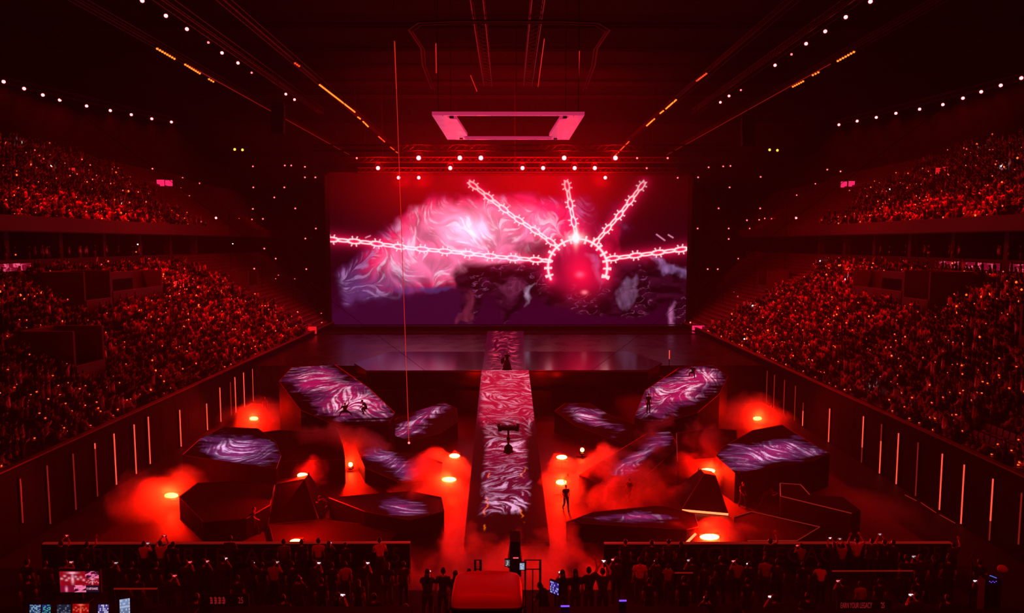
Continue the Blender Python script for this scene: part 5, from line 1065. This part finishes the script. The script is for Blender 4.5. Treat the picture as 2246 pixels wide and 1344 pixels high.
PICM = mat_attr('monitor_led', rough=.3, strength=1.0)
def show_pic(u, v):     # small picture of the glowing stage
    c = np.broadcast_to(rgb(160, 8, 25), u.shape + (3,)) * (.4 + .9 * fbm(u * 6, v * 6, 3, 7))[..., None]
    k = np.exp(-((u - .5) / .05) ** 2 - ((v - .42) / .3) ** 2) + np.exp(-((u - .5) / .17) ** 2 - ((v - .88) / .07) ** 2)
    for x, y in ((.08, .45), (.26, .35), (.36, .5), (.7, .42), (.82, .55), (.93, .35), (.62, .6), (.2, .65)): k = k + .7 * np.exp(-((u - x) / .05) ** 2 - ((v - y) / .07) ** 2)
    return mixc(c, np.broadcast_to(rgb(255, 170, 195), u.shape + (3,)), np.clip(k * (.6 + .8 * fbm(u * 14, v * 14, 2, 8)), 0, 1))
def multi_pic(u, v):
    c = show_pic(np.clip(u / .66, 0, 1), np.clip((v - .36) / .64, 0, 1)); R = u > .66
    r1 = mixc(np.broadcast_to(rgb(70, 10, 35), u.shape + (3,)), np.broadcast_to(rgb(240, 110, 160), u.shape + (3,)), sm(.5, .62, fbm(u * 7 + 2, v * 12 - u * 6, 3, 9)))
    r2 = show_pic(np.clip((u - .66) / .34, 0, 1), np.clip((v - .34) / .32, 0, 1)); r3 = np.broadcast_to(rgb(30, 12, 34), u.shape + (3,))
    b1 = np.broadcast_to(rgb(130, 8, 45), u.shape + (3,)) + (np.exp(-((u - .16) / .03) ** 2 - ((v - .14) / .12) ** 2))[..., None] * rgb(230, 140, 170); b2 = mixc(np.broadcast_to(rgb(60, 4, 25), u.shape + (3,)), np.broadcast_to(rgb(245, 120, 165), u.shape + (3,)), sm(.45, .6, fbm(u * 6, v * 9 - u * 5, 3, 12)))
    right = np.where((v > .66)[..., None], r1, np.where((v > .34)[..., None], r2, r3)); low = np.where((u < .35)[..., None], b1, b2)
    return np.where(R[..., None], right, np.where((v < .33)[..., None], low, c))
a, b, d = at_y(132, 1299, 18.3), at_y(218, 1300, 18.3), at_y(129, 1253, 18.3); mo = obj('video_monitor', None, None, ((a.x + b.x) / 2, 18.3, dz3)); tag(mo, 'large video monitor showing several red stage pictures and a time code', 'monitor'); W = b.x - a.x; Hh = d.z - a.z; zb = a.z - dz3
MB().box((0, .06, zb + Hh / 2), (W + .06, .08, Hh + .06)).build('casing', BLACK, mo); MB().box((0, .08, zb / 2), (.08, .06, max(.1, zb))).box((0, .05, .015), (.5, .3, .03)).build('stand', BLACK, mo)
pic_screen(mo, (-W / 2, .01, zb), (W / 2, .01, zb), (-W / 2, .01, zb + Hh), multi_pic); font('11:07:54:02', .085, mat('timecode', (.5, .4, .45), .4, emit=(1, .45, .55), estr=.8, sample=False), mo, (W * .172, .0, zb + Hh * .13), (math.pi / 2, 0, 0), .78, 'time_code')
def ui_pic(seed, base, hi, rowsn=9):
    def f(u, v):
        g = np.random.default_rng(seed).random((7, rowsn)); k = g[np.clip((u * 7).astype(int), 0, 6), np.clip((v * rowsn).astype(int), 0, rowsn - 1)] > .55
        edge = (np.abs((v * rowsn) % 1 - .5) < .36) & (np.abs((u * 7) % 1 - .5) < .46)
        return np.where((k & edge)[..., None], rgb(*hi), rgb(*base) * (.6 + .6 * v[..., None]))
    return f
def laptop(x0, x1, yt, yb, D, label, fn, lean=.35, yaw=0.0, keys=None):
    a, b, t = at_y(x0, yb, D), at_y(x1, yb, D), at_y(x0, yt, D); w_ = b.x - a.x; h_ = (t.z - a.z); r = obj('laptop', None, None, ((a.x + b.x) / 2, D, dz), (0, 0, yaw)); tag(r, label, 'laptop', 'laptops on the bottom left desk')
    MB().box((0, -.13, .012), (w_, .26, .02)).build('base', BLACK, r); zb = .05
    top = (0, .02 + math.tan(lean) * h_ * .0 + .09, zb + h_)
    MB().box((0, .035, zb + h_ / 2), (w_ + .02, .015, h_ + .02), Matrix.Rotation(-.15, 3, 'X')).build('lid', BLACK, r); s_ = math.sin(.15) * h_ / 2
    pic_screen(r, (-w_ / 2, .022 - s_, zb), (w_ / 2, .022 - s_, zb), (-w_ / 2, .022 + s_, zb + h_), fn, 'display', (50, 32))
    if keys: MB().box((0, -.13, .026), (w_ * .9, .16, .008)).build('keyboard', mat('keys_' + keys[0], (.1, .1, .1), .4, emit=keys[1], estr=.8, noise=(30, .7), sample=False), r)
    return r
laptop(64, 88, 1322, 1342, 17.6, 'leftmost laptop with a blue and grey editing screen', ui_pic(3, (30, 60, 110), (150, 175, 190))); laptop(91, 110, 1322, 1342, 17.6, 'second laptop from the left with a blue and green screen', ui_pic(5, (25, 40, 110), (80, 190, 130)))
laptop(124, 154, 1322, 1342, 17.6, 'third laptop from the left with a dim grey screen', ui_pic(8, (25, 30, 50), (95, 100, 120))); laptop(158, 194, 1318, 1340, 17.6, 'laptop showing a red picture of the stage', lambda u, v: show_pic(u, v) * np.array([1, .35, .15]))
laptop(214, 237, 1318, 1338, 17.6, 'laptop with a lilac list on its screen', ui_pic(12, (70, 60, 130), (215, 205, 235), 6), keys=('amber', (.8, .35, .03))); laptop(264, 284, 1310, 1342, 17.6, 'tall tilted laptop with a pale blue document, rightmost on the desk', ui_pic(14, (120, 135, 175), (170, 185, 215), 5), yaw=.35, keys=('green', (.02, .9, .35)))
mx = obj('control_surface', None, None, (at_y(240, 1344, 17.4).x, 17.3, dz)); tag(mx, 'small control surface with green lit keys between the laptops', 'controller'); MB().box((0, 0, .02), (.3, .2, .04)).build('case', BLACK, mx); kk = MB()
for i in range(5):
    for j in range(3): kk.box((-.11 + i * .055, -.06 + j * .06, .045), (.04, .045, .012))
kk.build('keys', mat('keys_green', (.02, .2, .1), .4, emit=(.02, .9, .35), estr=.8, sample=False), mx)
a = at_y(1208, 1303, 19.5); mo = obj('monitor', None, None, (at_y(1215, 1290, 19.5).x, 19.5, 6.1), (0, 0, -.7)); tag(mo, 'small tilted monitor with blue and purple rows right of the big red cover', 'monitor'); zb = at_y(1215, 1303, 19.5).z - 6.1
MB().box((0, .05, zb + .18), (.34, .05, .42)).tube([(0, .07, 0), (0, .07, zb)], .03, 6).build('casing', BLACK, mo); pic_screen(mo, (-.15, .02, zb), (.15, .02, zb), (-.15, .02, zb + .36), ui_pic(21, (45, 25, 120), (150, 150, 220), 5), 'display', (40, 40))
PUR = mat('purple_tube', (.1, .05, .3), .4, emit=(.16, .05, 1), estr=1.6, sample=False)
for x0, x1, y, lab in ((1230, 1249, 1329, 'short purple glowing tube on the desk right of the red cover'), (1358, 1374, 1317, 'short purple glowing tube farther right on the desk')):
    a, b = at_y(x0, y, 17.9), at_y(x1, y, 17.9); r = obj('light_tube', None, None, a); tag(r, lab, 'light tube'); MB().tube([(0, 0, 0), (b.x - a.x, 0, 0)], .022, 6).build('tube', PUR, r); MB().box(((b.x - a.x) / 2, .03, (dz4 - a.z) / 2 - .02), (b.x - a.x, .04, abs(dz4 - a.z) + .04)).build('holder', BLACK, r)
# banners on the fronts of the desks behind
for x0, x1, y0_, y1_, D, zf, txts, lab in ((440, 545, 1303, 1330, 20.6, 5.3, None, 'small banner with blocky red characters and 25, bottom left'), (1836, 1956, 1316, 1338, 20.6, 5.3, (('EARN YOUR LEGACY', 0.06), ("'25", .80)), "small banner reading EARN YOUR LEGACY '25, bottom right")):
    a, b = at_y(x0, y1_, D), at_y(x1, y0_, D); w_, h_ = b.x - a.x, b.z - a.z; r = obj('banner', None, None, (a.x, D, zf)); tag(r, lab, 'banner'); MB().box((w_ / 2, .03, (b.z - zf) / 2), (w_, .04, b.z - zf)).build('cloth', CLOTHS['black'], r)
    if txts:
        for t, f in txts: font(t, h_ * .80, TXT, r, (w_ * f, -.0, a.z - zf + h_ * .22), (math.pi / 2, 0, 0), .40)
    else:
        g = MB(); q = np.random.default_rng(4)
        for i in range(4):
            x_ = w_ * .22 + i * .125
            g.box((x_, 0, a.z - zf + h_ * .5), (.02, .012, h_ * .6))
            for j in range(3): g.box((x_ + (q.random() - .5) * .03, 0, a.z - zf + h_ * (.3 + .2 * j)), (.06 + .04 * q.random(), .012, .022))
            g.box((x_ + .035, 0, a.z - zf + h_ * .45), (.016, .012, h_ * .4))
        g.build('lettering', TXT, r); font('25', h_ * .7, TXT, r, (w_ * .78, 0, a.z - zf + h_ * .27), (math.pi / 2, 0, 0), .6)
# small lit things at the right
x = at_y(2133, 1232, 24.0); r = obj('handbag', None, None, (x.x, 24.0, 4.6)); tag(r, 'shiny pale bag catching red light at the far right of the front tiers', 'bag'); zz = x.z - 4.6
MB().ball((0, 0, zz), (.2, .1, .15), 12, 8).build('bag_body', CLOTHS['white'], r, rot=(0, .5, 0), smooth=True); MB().tube([(-.1, 0, zz + .1), (0, 0, zz + .3), (.1, 0, zz + .1)], .015, 5).build('handle', BLACK, r); MB().tube([(0, 0, 0), (0, 0, zz)], .03, 6).build('stand', BLACK, r)
x = at_y(2172, 1266, 20.8); r = obj('lighting_controller', None, None, (x.x, 20.8, 5.3)); tag(r, 'small control panel with blue and purple lights at the far right', 'controller'); zz = x.z - 5.3
MB().box((0, 0, zz / 2), (.5, .3, zz)).build('case', BLACK, r); g = MB()
for i in range(5): g.box((-.12 + i * .05, -.15, zz - .05 - .03 * (i % 2)), (.022, .02, .022))
g.build('indicator', PUR, r); MB().tube([(-.1, -.12, zz + .12), (.12, -.1, zz + .03)], .015, 5).build('light', mat('blue_tube', (.05, .1, .3), .4, emit=(.08, .2, 1), estr=.7, sample=False), r)
# ================================================================== GENERAL LIGHT AND RENDER LOOK
def spot(loc, tgt, power, ang, col=(1, .001, .001), size=.5, blend=.8):
    l = light('SPOT', loc, power, col, size, spot=math.radians(ang), blend=blend); aim(l, tgt); return l
for s in (-1, 1):  # added spots without fixtures, brightening front tiers and near-stage stands
    spot((s * 9, 4, 41), (s * 11, 28, 5), 14000, 50)
    spot((s * 22, 104, 31), (s * 34, 84, 7), 22000, 26, blend=1)
spot((0, 1, 41), (0, 13.6, 9.5), 30000, 9, blend=.5)  # added narrow spot, no fixture, brightens the rounded cover
w = bpy.data.worlds.new('world'); S.world = w; w.use_nodes = True; w.node_tree.nodes['Background'].inputs[0].default_value = (.001, 0, 0, 1)
nt = w.node_tree; v_ = nt.nodes.new('ShaderNodeVolumeScatter'); v_.inputs['Density'].default_value = HAZE; v_.inputs['Anisotropy'].default_value = .3
nt.links.new(v_.outputs[0], nt.nodes['World Output'].inputs['Volume'])
S.view_settings.view_transform = 'Standard'; S.view_settings.look = 'None'; S.view_settings.exposure = 0; S.view_settings.gamma = 1
c = S.cycles; c.use_denoising = True; c.max_bounces = 4; c.diffuse_bounces = 2; c.glossy_bounces = 3; c.volume_bounces = 0; c.transmission_bounces = 2; c.transparent_max_bounces = 8
c.sample_clamp_indirect = 2.0; c.sample_clamp_direct = 0; c.caustics_reflective = False; c.caustics_refractive = False; c.use_light_tree = True
c.volume_step_rate = 3.0; c.volume_max_steps = 64; c.use_adaptive_sampling = True; c.adaptive_threshold = .02
